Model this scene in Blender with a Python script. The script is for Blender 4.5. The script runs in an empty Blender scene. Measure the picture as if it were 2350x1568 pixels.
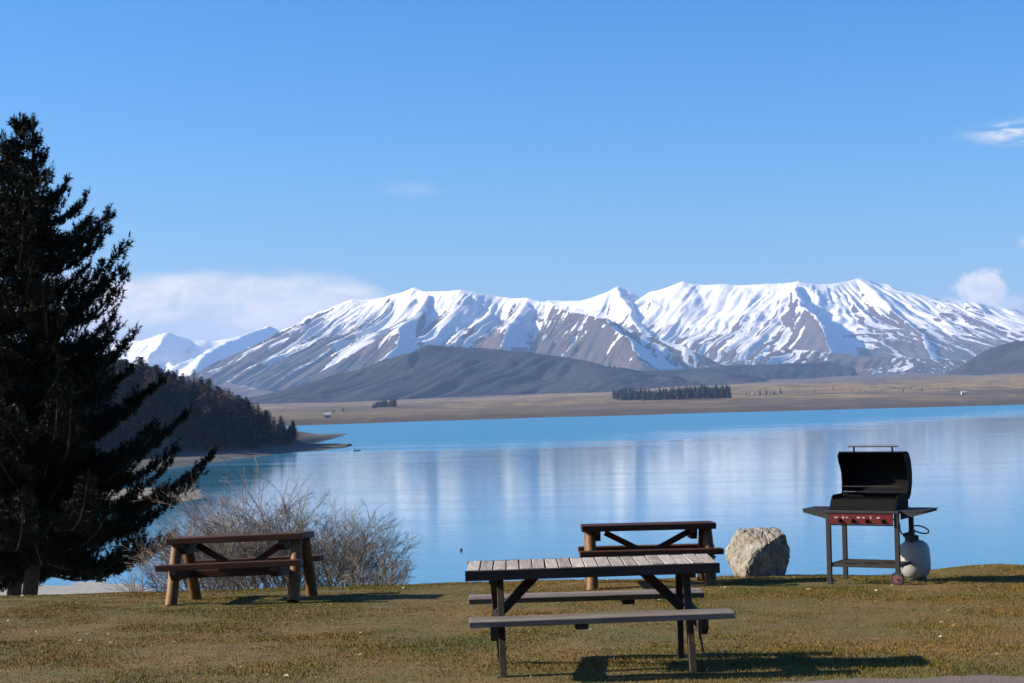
import bpy, bmesh, math, random
import numpy as np
from mathutils import Vector, Matrix, Euler
R = math.radians
rnd = random.Random(7)
sc = bpy.context.scene
COL = sc.collection

# ------------------------------------------------------------------ camera
EYE = 22.0                      # metres above the lake
FPX, CX, CY = 4000.0, 1175.0, 784.0      # focal length and centre in a 2350 px wide frame
PITCH, ROLL = math.atan(128 / FPX), R(-1.2)
cam = bpy.data.cameras.new('camera'); cam_o = bpy.data.objects.new('camera', cam); COL.objects.link(cam_o)
cam.sensor_width = 36.0; cam.lens = 36.0 * FPX / 2350.0
cam.clip_start = 0.1; cam.clip_end = 80000
CAMROT = Matrix.Rotation(R(90) + PITCH, 3, 'X') @ Matrix.Rotation(ROLL, 3, 'Z')
cam_o.matrix_world = Matrix.Translation((0, 0, EYE)) @ CAMROT.to_4x4()
sc.camera = cam_o

# ------------------------------------------------------------------ sky, sun, exposure
SUN_AZ, SUN_EL = R(-87), R(26.5)
w = bpy.data.worlds.new('World'); sc.world = w; w.use_nodes = True
def world_nodes():
    nt = w.node_tree; N = nt.nodes; L = nt.links
    bg = N['Background']
    sky = N.new('ShaderNodeTexSky'); sky.sky_type = 'NISHITA'; sky.sun_disc = False
    sky.sun_elevation = SUN_EL; sky.sun_rotation = SUN_AZ; sky.altitude = 700
    sky.air_density = 1.0; sky.dust_density = 2.1; sky.ozone_density = 2.0
    hs = N.new('ShaderNodeHueSaturation'); hs.inputs['Saturation'].default_value = 1.28
    gain = N.new('ShaderNodeMix'); gain.data_type = 'RGBA'; gain.blend_type = 'MULTIPLY'; gain.inputs['Factor'].default_value = 1
    gain.inputs['B'].default_value = (0.84, 1.05, 1.33, 1)        # the camera's cool white balance, the same over the whole sky
    L.new(sky.outputs[0], gain.inputs['A']); L.new(gain.outputs['Result'], hs.inputs['Color'])
    tc = N.new('ShaderNodeTexCoord'); sp = N.new('ShaderNodeSeparateXYZ'); L.new(tc.outputs['Generated'], sp.inputs[0])
    def M(op, a, b=None, c=None, clamp=False):
        n = N.new('ShaderNodeMath'); n.operation = op; n.use_clamp = clamp
        for i, v in enumerate((a, b, c)):
            if v is None: continue
            if isinstance(v, (int, float)): n.inputs[i].default_value = v
            else: L.new(v, n.inputs[i])
        return n.outputs[0]
    def smooth(v, lo, hi, o0=0.0, o1=1.0):
        n = N.new('ShaderNodeMapRange'); n.interpolation_type = 'SMOOTHSTEP'; L.new(v, n.inputs['Value'])
        n.inputs['From Min'].default_value = lo; n.inputs['From Max'].default_value = hi
        n.inputs['To Min'].default_value = o0; n.inputs['To Max'].default_value = o1
        return n.outputs[0]
    az = M('ARCTAN2', sp.outputs[0], sp.outputs[1])
    el = M('ARCSINE', sp.outputs[2])
    def noise(sx, sy, sz, scale, detail=6, rough=0.6, dist=0.0):
        cv = N.new('ShaderNodeCombineXYZ')
        L.new(M('MULTIPLY', az, sx), cv.inputs[0]); L.new(M('MULTIPLY', el, sy), cv.inputs[1]); cv.inputs[2].default_value = sz
        n = N.new('ShaderNodeTexNoise'); n.inputs['Scale'].default_value = scale; n.inputs['Detail'].default_value = detail
        n.inputs['Roughness'].default_value = rough; n.inputs['Distortion'].default_value = dist
        L.new(cv.outputs[0], n.inputs['Vector']); return n.outputs[0]
    def blob(a0, e0, ra, re, nz, amp, soft0, soft1, flat=2.0):
        dx = M('DIVIDE', M('SUBTRACT', az, a0), ra); dy = M('DIVIDE', M('SUBTRACT', el, e0), re)
        r = M('SQRT', M('ADD', M('POWER', M('ABSOLUTE', dx), flat), M('MULTIPLY', dy, dy)))
        return smooth(M('ADD', r, M('MULTIPLY', M('SUBTRACT', nz, 0.5), amp)), soft0, soft1, 1.0, 0.0)
    n1 = noise(1, 3.2, 1.3, 13, 7, 0.58, 0.3)
    bank = M('MULTIPLY', blob(-0.180, 0.040, 0.118, 0.034, n1, 0.7, 0.78, 1.12, 5.0), 0.97)
    n1b = noise(1, 3.4, 4.3, 16, 7, 0.6, 0.3)
    bank = M('MULTIPLY', bank, smooth(n1b, 0.30, 0.60, 0.62, 1.0))
    n2 = noise(1, 1.1, 7.7, 75, 8, 0.66, 0.4)
    puff = M('MULTIPLY', blob(0.2635, 0.0535, 0.0150, 0.0125, n2, 1.7, 0.62, 1.10), 0.97)
    puff2 = M('MULTIPLY', blob(0.262, 0.046, 0.035, 0.006, n2, 1.0, 0.3, 1.3), 0.55)
    n3 = noise(1, 5.5, 2.2, 34, 8, 0.62, 0.6)
    wisp = M('MULTIPLY', M('MULTIPLY', blob(0.300, 0.1395, 0.048, 0.0085, n3, 1.6, 0.5, 1.2), smooth(n3, 0.44, 0.68)), 0.95)
    n4 = noise(1, 4, 9.2, 40, 6, 0.6)
    edge = M('MULTIPLY', blob(0.297, 0.079, 0.012, 0.006, n4, 1.0, 0.4, 1.2), 0.5)
    faint = M('MULTIPLY', blob(-0.056, 0.120, 0.018, 0.005, n4, 1.0, 0.2, 1.3), 0.13)
    m = bank
    for k in (puff, puff2, wisp, edge, faint): m = M('MAXIMUM', m, k)
    mx = N.new('ShaderNodeMix'); mx.data_type = 'RGBA'
    L.new(m, mx.inputs['Factor']); L.new(hs.outputs[0], mx.inputs['A'])
    cm = N.new('ShaderNodeMix'); cm.data_type = 'RGBA'; L.new(smooth(noise(1, 1.8, 3.3, 48, 7, 0.62, 0.5), 0.36, 0.62), cm.inputs['Factor'])
    cm.inputs['A'].default_value = (CLOUD[0] * 0.74, CLOUD[1] * 0.80, CLOUD[2] * 0.88, 1); cm.inputs['B'].default_value = CLOUD
    L.new(cm.outputs['Result'], mx.inputs['B'])
    L.new(mx.outputs['Result'], bg.inputs['Color']); bg.inputs['Strength'].default_value = SKY
SKY = 0.060; CLOUD = (9.2, 8.2, 7.1, 1)
world_nodes()
sun = bpy.data.lights.new('sun', 'SUN'); sun.energy = 5.0; sun.angle = R(0.55); sun.color = (1.0, 0.90, 0.74)
sun_o = bpy.data.objects.new('sun', sun); COL.objects.link(sun_o)
SUNV = Vector((math.sin(SUN_AZ) * math.cos(SUN_EL), math.cos(SUN_AZ) * math.cos(SUN_EL), math.sin(SUN_EL)))
sun_o.rotation_euler = SUNV.to_track_quat('Z', 'Y').to_euler()
vs = sc.view_settings; vs.view_transform = 'Standard'; vs.look = 'None'; vs.exposure = 1.2; vs.gamma = 1.0
sc.cycles.use_denoising = True; sc.cycles.max_bounces = 6; sc.cycles.volume_bounces = 0
sc.cycles.transparent_max_bounces = 8

# ------------------------------------------------------------------ helpers
def ray(px, py): return CAMROT @ Vector(((px - CX) / FPX, (CY - py) / FPX, -1.0))
def at(px, py, Y):
    d = ray(px, py); return Vector((0, 0, EYE)) + d * (Y / d.y)
def on_lake(px, py, z=0.0):
    d = ray(px, py); return Vector((0, 0, EYE)) + d * ((z - EYE) / d.z)

def tag(o, label=None, cat=None, group=None, kind=None):
    if label: o['label'] = label
    if cat: o['category'] = cat
    if group: o['group'] = group
    if kind: o['kind'] = kind
    return o
def link(name, me, mats=None, parent=None):
    o = bpy.data.objects.new(name, me); COL.objects.link(o)
    if mats is not None:
        me.materials.clear()
        for m in (mats if isinstance(mats, (list, tuple)) else [mats]): me.materials.append(m)
    if parent is not None: o.parent = parent
    return o
def empty(name, loc, rot=(0, 0, 0)):
    o = bpy.data.objects.new(name, None); COL.objects.link(o); o.location = loc; o.rotation_euler = rot
    o.empty_display_size = 0.1; return o
def np_mesh(name, v, f, smooth=False):
    """v (n,3) ; f (m,k) with constant k"""
    me = bpy.data.meshes.new(name); v = np.asarray(v, np.float32); f = np.asarray(f, np.int32)
    k = f.shape[1]
    me.vertices.add(len(v)); me.vertices.foreach_set('co', v.ravel())
    me.loops.add(f.size); me.loops.foreach_set('vertex_index', f.ravel())
    me.polygons.add(len(f)); me.polygons.foreach_set('loop_start', np.arange(0, f.size, k, dtype=np.int32))
    me.polygons.foreach_set('loop_total', np.full(len(f), k, np.int32))
    me.polygons.foreach_set('use_smooth', np.full(len(f), smooth, bool))
    me.update(calc_edges=True); return me
def grid_faces(nr, nc):
    i = np.arange(nr * nc).reshape(nr, nc)
    return np.stack([i[:-1, :-1], i[:-1, 1:], i[1:, 1:], i[1:, :-1]], -1).reshape(-1, 4)
def attr(me, name, vals):
    a = me.attributes.new(name, 'FLOAT', 'POINT'); a.data.foreach_set('value', np.asarray(vals, np.float32).ravel())

# numpy value noise
def _h(ix, iy, s):
    n = (ix.astype(np.int64) * 374761393 + iy.astype(np.int64) * 668265263 + s * 982451653) & 0x7fffffff
    n = ((n ^ (n >> 13)) * 1274126177) & 0x7fffffff
    return ((n ^ (n >> 16)) & 0xffff) / 65535.0
def vnoise(x, y, s=0):
    x = np.asarray(x, float); y = np.asarray(y, float)
    ix = np.floor(x); iy = np.floor(y); fx = x - ix; fy = y - iy
    fx = fx * fx * fx * (fx * (fx * 6 - 15) + 10); fy = fy * fy * fy * (fy * (fy * 6 - 15) + 10)
    a = _h(ix, iy, s); b = _h(ix + 1, iy, s); c = _h(ix, iy + 1, s); d = _h(ix + 1, iy + 1, s)
    return (a + (b - a) * fx) * (1 - fy) + (c + (d - c) * fx) * fy
def fbm(x, y, s=0, o=5, g=0.5):
    t = 0; a = 1; n = 0
    for k in range(o):
        t = t + a * (vnoise(x * 2**k + 17.3 * k, y * 2**k - 9.1 * k, s + k) * 2 - 1); n += a; a *= g
    return t / n
def ridged(x, y, s=0, o=4, g=0.5):
    t = 0; a = 1; n = 0
    for k in range(o):
        t = t + a * (1 - np.abs(vnoise(x * 2**k + 7.3 * k, y * 2**k - 3.1 * k, s + k) * 2 - 1)); n += a; a *= g
    return t / n
def sstep(x, a, b):
    t = np.clip((x - a) / (b - a), 0, 1); return t * t * (3 - 2 * t)

# materials
class MatB:
    def __init__(s, name):
        s.m = bpy.data.materials.new(name); s.m.use_nodes = True; s.nt = s.m.node_tree; s.N = s.nt.nodes; s.L = s.nt.links
        s.b = s.N['Principled BSDF']
    def set(s, **k):
        for kk, v in k.items():
            s.put(s.b.inputs[kk.replace('_', ' ')], v)
        return s
    def put(s, sock, v):
        if hasattr(v, 'node'): s.L.new(v, sock)
        elif isinstance(v, tuple) and len(v) == 3 and sock.type == 'RGBA': sock.default_value = (*v, 1)
        else: sock.default_value = v
    def coord(s, kind='Object', scale=(1, 1, 1)):
        t = s.N.new('ShaderNodeTexCoord'); m = s.N.new('ShaderNodeMapping'); m.inputs['Scale'].default_value = scale
        s.L.new(t.outputs[kind], m.inputs[0]); return m.outputs[0]
    def geo(s, scale=(1, 1, 1)):
        t = s.N.new('ShaderNodeNewGeometry'); m = s.N.new('ShaderNodeMapping'); m.inputs['Scale'].default_value = scale
        s.L.new(t.outputs['Position'], m.inputs[0]); return m.outputs[0]
    def noise(s, vec, scale=5, detail=5, rough=0.55, dist=0.0, out=0):
        n = s.N.new('ShaderNodeTexNoise'); s.L.new(vec, n.inputs['Vector']); n.inputs['Scale'].default_value = scale
        n.inputs['Detail'].default_value = detail; n.inputs['Roughness'].default_value = rough; n.inputs['Distortion'].default_value = dist
        return n.outputs[out]
    def ramp(s, fac, stops):
        n = s.N.new('ShaderNodeValToRGB'); s.L.new(fac, n.inputs[0]); e = n.color_ramp.elements
        while len(e) < len(stops): e.new(0.5)
        for i, (p, c) in enumerate(stops): e[i].position = p; e[i].color = (*c, 1) if len(c) == 3 else c
        return n.outputs[0]
    def mix(s, f, a, b, mode='MIX'):
        n = s.N.new('ShaderNodeMix'); n.data_type = 'RGBA'; n.blend_type = mode
        s.put(n.inputs['Factor'], f); s.put(n.inputs['A'], a); s.put(n.inputs['B'], b); return n.outputs['Result']
    def math(s, op, a, b=0.0, c=0.0, clamp=False):
        n = s.N.new('ShaderNodeMath'); n.operation = op; n.use_clamp = clamp
        for i, v in enumerate((a, b, c)): s.put(n.inputs[i], v)
        return n.outputs[0]
    def rng(s, v, a, b, c=0.0, d=1.0):
        n = s.N.new('ShaderNodeMapRange'); n.interpolation_type = 'SMOOTHSTEP'; s.put(n.inputs[0], v)
        for i, x in enumerate((a, b, c, d)): n.inputs[i + 1].default_value = x
        return n.outputs[0]
    def attr(s, name):
        n = s.N.new('ShaderNodeAttribute'); n.attribute_name = name; return n.outputs['Fac']
    def objrand(s):
        return s.N.new('ShaderNodeObjectInfo').outputs['Random']
    def bump(s, h, strength=0.3, distance=0.02):
        n = s.N.new('ShaderNodeBump'); n.inputs['Strength'].default_value = strength; n.inputs['Distance'].default_value = distance
        s.L.new(h, n.inputs['Height']); s.L.new(n.outputs[0], s.b.inputs['Normal']); return s

def wood_mat(name, dark, light, axis, scale=1.0, rough=0.75, bump=0.25):
    m = MatB(name)
    sc3 = [14, 14, 14]; sc3[axis] = 0.9
    v = m.coord('Object', tuple(x * scale for x in sc3))
    oi = m.objrand()
    add = m.N.new('ShaderNodeVectorMath'); add.operation = 'ADD'; m.L.new(v, add.inputs[0])
    cmb = m.N.new('ShaderNodeCombineXYZ')
    for k in range(3): m.L.new(m.math('MULTIPLY', oi, 37.0 + 11 * k), cmb.inputs[k])
    m.L.new(cmb.outputs[0], add.inputs[1])
    g = m.noise(add.outputs[0], 3.0, 6, 0.65, 0.6)
    c = m.ramp(g, [(0.28, dark), (0.5, tuple((a + b) / 2 for a, b in zip(dark, light))), (0.72, light)])
    tone = m.math('MULTIPLY_ADD', oi, 0.5, 0.75)
    tn = m.N.new('ShaderNodeMix'); tn.data_type = 'RGBA'; tn.blend_type = 'MULTIPLY'; tn.inputs['Factor'].default_value = 1
    m.L.new(c, tn.inputs['A']); m.L.new(tone, tn.inputs['B'])
    m.set(Base_Color=tn.outputs['Result'], Roughness=rough).bump(g, bump, 0.01); m.b.inputs['Specular IOR Level'].default_value = 0.2
    return m.m
def plain_mat(name, col, rough=0.6, metal=0.0, nscale=40, nvar=0.25, bump=0.0):
    m = MatB(name); v = m.coord('Object'); n = m.noise(v, nscale, 5, 0.6)
    c = m.mix(n, tuple(x * (1 - nvar) for x in col), tuple(min(1, x * (1 + nvar)) for x in col))
    m.set(Base_Color=c, Roughness=rough, Metallic=metal)
    if bump: m.bump(n, bump, 0.01)
    return m.m

MT = {}
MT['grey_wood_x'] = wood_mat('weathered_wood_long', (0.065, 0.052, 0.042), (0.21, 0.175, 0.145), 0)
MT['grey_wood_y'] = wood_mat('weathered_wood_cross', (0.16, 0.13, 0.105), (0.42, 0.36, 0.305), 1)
MT['shade_wood_z'] = wood_mat('weathered_post_shade_tone', (0.020, 0.015, 0.011), (0.060, 0.044, 0.032), 2)  # legs coloured darker than the slats, shade put into the wood tone
MT['shade_wood_x'] = wood_mat('weathered_board_shade_tone', (0.013, 0.010, 0.009), (0.040, 0.031, 0.025), 0)  # edge boards and braces near black: painted shade on their unlit fronts
MT['shade_wood_y'] = wood_mat('weathered_bearer_shade_tone', (0.013, 0.010, 0.009), (0.040, 0.031, 0.025), 1)  # bearers carry the same painted shade in their colour
MT['brown_wood_x'] = wood_mat('stained_wood_long', (0.020, 0.008, 0.004), (0.085, 0.031, 0.013), 0, rough=0.6)
MT['brown_wood_y'] = wood_mat('stained_wood_cross', (0.018, 0.008, 0.005), (0.05, 0.023, 0.012), 1, rough=0.6)
MT['log'] = wood_mat('round_log', (0.050, 0.023, 0.009), (0.20, 0.098, 0.034), 2, rough=0.6)
MT['endgrain'] = plain_mat('end_grain', (0.10, 0.06, 0.035), 0.8)

# shape collector
class MB:
    def __init__(s): s.v = []; s.f = []
    def box(s, c, d, rot=None, bev=0.0):
        """box centre c, full size d, chamfered along all edges by bev"""
        x, y, z = [k / 2 for k in d]; Rm = rot if rot is not None else Matrix.Identity(3); c = Vector(c)
        bm = bmesh.new(); bmesh.ops.create_cube(bm, size=1.0)
        for v in bm.verts: v.co = Vector((v.co.x * 2 * x, v.co.y * 2 * y, v.co.z * 2 * z))
        if bev: bmesh.ops.bevel(bm, geom=bm.edges[:], offset=bev, segments=1, affect='EDGES')
        o = len(s.v); bm.verts.index_update()
        s.v += [tuple(Rm @ v.co + c) for v in bm.verts]; s.f += [tuple(o + v.index for v in f.verts) for f in bm.faces]; bm.free(); return s
    def bar(s, a, b, w, h, bev=0.0, up=(0, 0, 1)):
        """rectangular bar from a to b, w across, h along up"""
        a = Vector(a); b = Vector(b); z = (b - a); Ln = z.length; z.normalize(); u = Vector(up)
        x = u.cross(z); x.normalize(); y = z.cross(x)
        return s.box((a + b) / 2, (w, h, Ln), Matrix((x, y, z)).transposed(), bev)
    def tube(s, pts, rad, n=8, cap=True):
        pts = [Vector(p) for p in pts]; rad = rad if isinstance(rad, (list, tuple)) else [rad] * len(pts)
        o = len(s.v); px = None
        for i, p in enumerate(pts):
            t = (pts[min(i + 1, len(pts) - 1)] - pts[max(i - 1, 0)]).normalized()
            if px is None:
                px = t.cross(Vector((0.31, 0.17, 0.93)));
                if px.length < 0.05: px = t.cross(Vector((1, 0, 0)))
            px = (px - t * px.dot(t)).normalized(); py = t.cross(px)
            for k in range(n):
                a = 2 * math.pi * k / n; s.v.append(tuple(p + (px * math.cos(a) + py * math.sin(a)) * rad[i]))
        for i in range(len(pts) - 1):
            for k in range(n):
                s.f.append((o + i * n + k, o + i * n + (k + 1) % n, o + (i + 1) * n + (k + 1) % n, o + (i + 1) * n + k))
        if cap:
            s.f.append(tuple(o + k for k in range(n))[::-1]); e = o + (len(pts) - 1) * n; s.f.append(tuple(e + k for k in range(n)))
        return s
    def lathe(s, prof, c=(0, 0, 0), n=24):
        o = len(s.v); c = Vector(c)
        for r, z in prof:
            for k in range(n):
                a = 2 * math.pi * k / n; s.v.append((c.x + r * math.cos(a), c.y + r * math.sin(a), c.z + z))
        for i in range(len(prof) - 1):
            for k in range(n):
                s.f.append((o + i * n + k, o + i * n + (k + 1) % n, o + (i + 1) * n + (k + 1) % n, o + (i + 1) * n + k))
        s.f.append(tuple(o + k for k in range(n))[::-1]); e = o + (len(prof) - 1) * n; s.f.append(tuple(e + k for k in range(n)))
        return s
    def extrude(s, poly, axis, a, b):
        """2-d polygon (u,v) swept along axis from a to b; axis 0: u=y v=z, 1: u=x v=z, 2: u=x v=y"""
        o = len(s.v); n = len(poly)
        for t in (a, b):
            for u, v in poly: s.v.append(((t, u, v), (u, t, v), (u, v, t))[axis])
        for k in range(n): s.f.append((o + k, o + (k + 1) % n, o + n + (k + 1) % n, o + n + k))
        s.f.append(tuple(o + k for k in range(n))[::-1]); s.f.append(tuple(o + n + k for k in range(n)))
        return s
    def mesh(s, name, smooth=False):
        me = bpy.data.meshes.new(name); me.from_pydata(s.v, [], s.f)
        bm = bmesh.new(); bm.from_mesh(me); bmesh.ops.recalc_face_normals(bm, faces=bm.faces[:]); bm.to_mesh(me); bm.free()
        if smooth:
            for p in me.polygons: p.use_smooth = True
            me.set_sharp_from_angle(angle=R(38))
        return me
    def build(s, name, mat, parent=None, smooth=False): return link(name, s.mesh(name, smooth), mat, parent)

# ------------------------------------------------------------------ lie of the near land
def below_eye(y):  # unseen rise behind the camera, shaped to block low sky light
    return np.interp(y, [-140, -60, -20, 0, 6, 12, 16, 20, 22.0, 23.2, 24.4, 26, 30, 45, 75, 120, 215, 260],
                        [-26, -10, -0.5, 1.66, 1.79, 1.925, 2.11, 2.285, 2.36, 2.45, 2.62, 2.95, 4.0, 8.7, 17.2, 20.6, 21.85, 24])
def lawn_z(x, y, fine=True):
    x = np.asarray(x, float); y = np.asarray(y, float)
    z = EYE - below_eye(y)
    z = z + 0.006 * x * sstep(y, 9, 22) * (1 - sstep(y, 24, 40)) * np.where(x > 0, 1.0, 1.0)
    z = z + 0.05 * np.exp(-((x - 6.2) / 1.1) ** 2 - ((y - 23) / 1.8) ** 2) - 0.05 * np.exp(-((x - 4.9) / 0.7) ** 2 - ((y - 23) / 1.2) ** 2)
    z = z + 0.018 * fbm(x * 0.35, y * 0.35, 3, 3)
    if fine:
        z = z + 0.016 * fbm(x * 1.3, y * 1.3, 5, 3) + 0.004 * fbm(x * 6, y * 6, 9, 2)
    return z
def bank_z(x, y, fine=True):
    z = lawn_z(x, y, fine)
    deep = EYE - np.interp(y, [0, 26, 45, 80, 110, 140, 300], [2.95, 2.95, 8.7, 19.0, 22.3, 24, 27])
    k = sstep(np.asarray(x, float), -46, -33) * sstep(np.asarray(y, float), 28, 50)
    z = z * (1 - k) + deep * k
    y = np.asarray(y, float)
    z = z + sstep(y, 25, 32) * 0.25 * fbm(np.asarray(x) * 0.25, y * 0.25, 31, 4)
    return z

# ------------------------------------------------------------------ the lake
def make_lake():
    m = MatB('lake_water')
    p = m.geo()
    sp = m.N.new('ShaderNodeSeparateXYZ'); m.L.new(p, sp.inputs[0])
    big = m.noise(m.geo((0.004, 0.0016, 1)), 1.0, 5, 0.6)
    # wind line: beyond it the surface is ruffled
    edge = m.math('MULTIPLY_ADD', m.math('MAXIMUM', m.math('ADD', sp.outputs[0], 30.0), 0.0), 1.62, 735.0)
    dy = m.math('SUBTRACT', sp.outputs[1], edge)
    dy = m.math('ADD', dy, m.math('MULTIPLY', m.math('SUBTRACT', big, 0.5), 420.0))
    dy = m.math('ADD', dy, m.math('MULTIPLY', m.math('SUBTRACT', m.noise(m.geo((0.0025, 0.02, 1)), 1.0, 4, 0.6), 0.5), 500.0))
    ruf = m.rng(dy, -170, 260)
    streak = m.noise(m.geo((0.006, 0.05, 1)), 1.0, 4, 0.6)
    near_r = m.rng(streak, 0.35, 0.7, 0.050, 0.095)
    rough = m.math('ADD', m.math('MULTIPLY', ruf, 0.30), near_r)
    m.set(Base_Color=m.mix(ruf, (0.036, 0.165, 0.265), (0.045, 0.185, 0.31)), Roughness=rough, IOR=1.333)
    w1 = m.noise(m.geo((0.55, 1.6, 1)), 1.0, 4, 0.6, 0.3)
    w2 = m.noise(m.geo((0.05, 0.16, 1)), 1.0, 4, 0.6, 0.3)
    h = m.math('ADD', m.math('MULTIPLY', w1, 0.05), m.math('MULTIPLY', w2, 0.16))
    m.bump(h, 0.55, 0.25)
    ys = [60, 200, 500, 1000, 2200, 5200]; v = []
    for y in ys:
        for x in np.linspace(-3000, 3000, 7): v.append((x, y, 0.0))
    me = np_mesh('lake', v, grid_faces(len(ys), 7)); o = link('lake', me, m.m); tag(o, kind='structure')
    return o
make_lake()

# ------------------------------------------------------------------ lawn and bank
def make_lawn():
    xs = np.concatenate([np.linspace(-160, -60, 14)[:-1], np.linspace(-60, -12, 40)[:-1], np.linspace(-12, 12, 260), np.linspace(12, 60, 40)[1:], np.linspace(60, 160, 14)[1:]])
    ys = np.concatenate([np.linspace(-140, -12, 30)[:-1], np.linspace(-12, 10.5, 40)[:-1], np.linspace(10.5, 27, 260), np.linspace(27, 60, 60)[1:], np.linspace(60, 240, 60)[1:]])
    X, Y = np.meshgrid(xs, ys); fan = np.maximum(1.0, Y / 60.0) ; X = np.where(np.abs(X) > 12, X * fan, X)
    Z = bank_z(X, Y)
    me = np_mesh('lawn', np.stack([X, Y, Z], -1).reshape(-1, 3), grid_faces(len(ys), len(xs)), True)
    attr(me, 'turf', 1 - sstep(Y + 1.5 * fbm(X * 0.2, Y * 0.2, 4, 3), 25.0, 30))
    m = MatB('turf_and_gravel')
    p = m.geo()
    n1 = m.noise(p, 0.55, 6, 0.65, 0.4); n2 = m.noise(p, 3.2, 6, 0.7); n3 = m.noise(p, 38, 4, 0.7)
    g = m.math('ADD', m.math('MULTIPLY', n1, 0.55), m.math('ADD', m.math('MULTIPLY', n2, 0.3), m.math('MULTIPLY', n3, 0.15)))
    turf = m.ramp(g, [(0.36, (0.046, 0.046, 0.003)), (0.46, (0.082, 0.062, 0.006)), (0.54, (0.112, 0.068, 0.010)), (0.64, (0.150, 0.080, 0.020))])
    gr = m.noise(m.geo((1, 1, 1)), 1.6, 6, 0.75)
    grav = m.ramp(gr, [(0.3, (0.13, 0.12, 0.105)), (0.7, (0.33, 0.31, 0.28))])
    m.set(Base_Color=m.mix(m.attr('turf'), grav, turf), Roughness=0.95)
    m.bump(m.math('ADD', n3, m.math('MULTIPLY', n2, 2.0)), 0.6, 0.02)
    o = link('lawn', me, m.m); tag(o, kind='structure')
make_lawn()

def make_grass():
    n = 620000; r = np.random.default_rng(3)
    # rows denser far off the eye are thinner on the picture, so draw evenly over the ground in the wedge in view
    y = np.sqrt(r.uniform(11.0 ** 2, 24.6 ** 2, n)); x = r.uniform(-0.315, 0.315, n) * y
    keep = ~((y < path_edge(x) + 0.02)); x = x[keep]; y = y[keep]; n = len(x)
    z = lawn_z(x, y)
    dry = 0.8 * fbm(x * 0.6 + 3, y * 0.28, 21, 4) + 0.8 * fbm(x * 2.6, y * 1.4, 27, 3)
    hgt = (0.006 + 0.012 * r.random(n) ** 2) * (1.0 + 0.7 * np.clip(fbm(x * 1.1, y * 1.1, 41, 3) * 2, -0.6, 1))
    bc = at(1742, 1315, 23.0); rb = np.hypot((x - bc.x) / 1.15, y - 23.0); hgt = hgt * (1 + 2.6 * np.exp(-((rb - 0.42) / 0.10) ** 2) * r.random(n))
    tall = r.random(n) < 0.003; hgt = np.where(tall, hgt * 2.1, hgt)
    a = r.uniform(0, 2 * math.pi, n); lean = r.uniform(0.2, 1.3, n) * hgt
    wd = r.uniform(0.0022, 0.0046, n); ca, sa = np.cos(a), np.sin(a)
    b = r.uniform(0, 2 * math.pi, n)
    v = np.empty((n, 3, 3), np.float32)
    v[:, 0] = np.stack([x - ca * wd, y - sa * wd, z - 0.004], -1); v[:, 1] = np.stack([x + ca * wd, y + sa * wd, z - 0.004], -1)
    v[:, 2] = np.stack([x + np.cos(b) * lean, y + np.sin(b) * lean, z + hgt], -1)
    me = np_mesh('grass', v.reshape(-1, 3), np.arange(n * 3).reshape(n, 3))
    t = np.clip(0.50 + 0.52 * dry + r.normal(0, 0.07, n), 0, 1)
    attr(me, 'dry', np.repeat(t, 3))
    m = MatB('grass_blades')
    c = m.ramp(m.attr('dry'), [(0.0, (0.054, 0.064, 0.003)), (0.3, (0.098, 0.080, 0.005)), (0.62, (0.148, 0.090, 0.010)), (1.0, (0.225, 0.120, 0.028))])
    m.set(Base_Color=c, Roughness=0.8)
    m.b.inputs['Specular IOR Level'].default_value = 0.2
    o = link('grass', me, m.m); tag(o, 'short cropped brown and green winter grass of the lawn', 'grass', kind='stuff')
def make_litter():
    r = np.random.default_rng(17); n = 420
    y = np.sqrt(r.uniform(11.7 ** 2, 23 ** 2, n)); x = r.uniform(-0.31, 0.31, n) * y; z = lawn_z(x, y) + 0.016
    a = r.uniform(0, 6.283, n); L = r.uniform(0.012, 0.032, n); W = L * r.uniform(0.35, 0.6, n); t1 = r.uniform(-0.010, 0.014, n); t2 = r.uniform(-0.006, 0.012, n)
    ca, sa = np.cos(a), np.sin(a); v = np.empty((n, 4, 3))
    v[:, 0] = np.stack([x - ca * L, y - sa * L, z], -1); v[:, 1] = np.stack([x - sa * W, y + ca * W, z + t1], -1)
    v[:, 2] = np.stack([x + ca * L, y + sa * L, z + 0.004], -1); v[:, 3] = np.stack([x + sa * W, y - ca * W, z + t2], -1)
    me = np_mesh('leaf_litter', v.reshape(-1, 3), np.arange(n * 4).reshape(n, 4)); attr(me, 'tone', np.repeat(r.random(n), 4))
    m = MatB('dry_leaves'); m.set(Base_Color=m.ramp(m.attr('tone'), [(0, (0.06, 0.035, 0.015)), (0.7, (0.22, 0.14, 0.06)), (1, (0.45, 0.38, 0.25))]), Roughness=0.8)
    tag(link('leaf_litter', me, m.m), 'scattered dry brown leaves lying on the lawn', 'leaves', kind='stuff')
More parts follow.
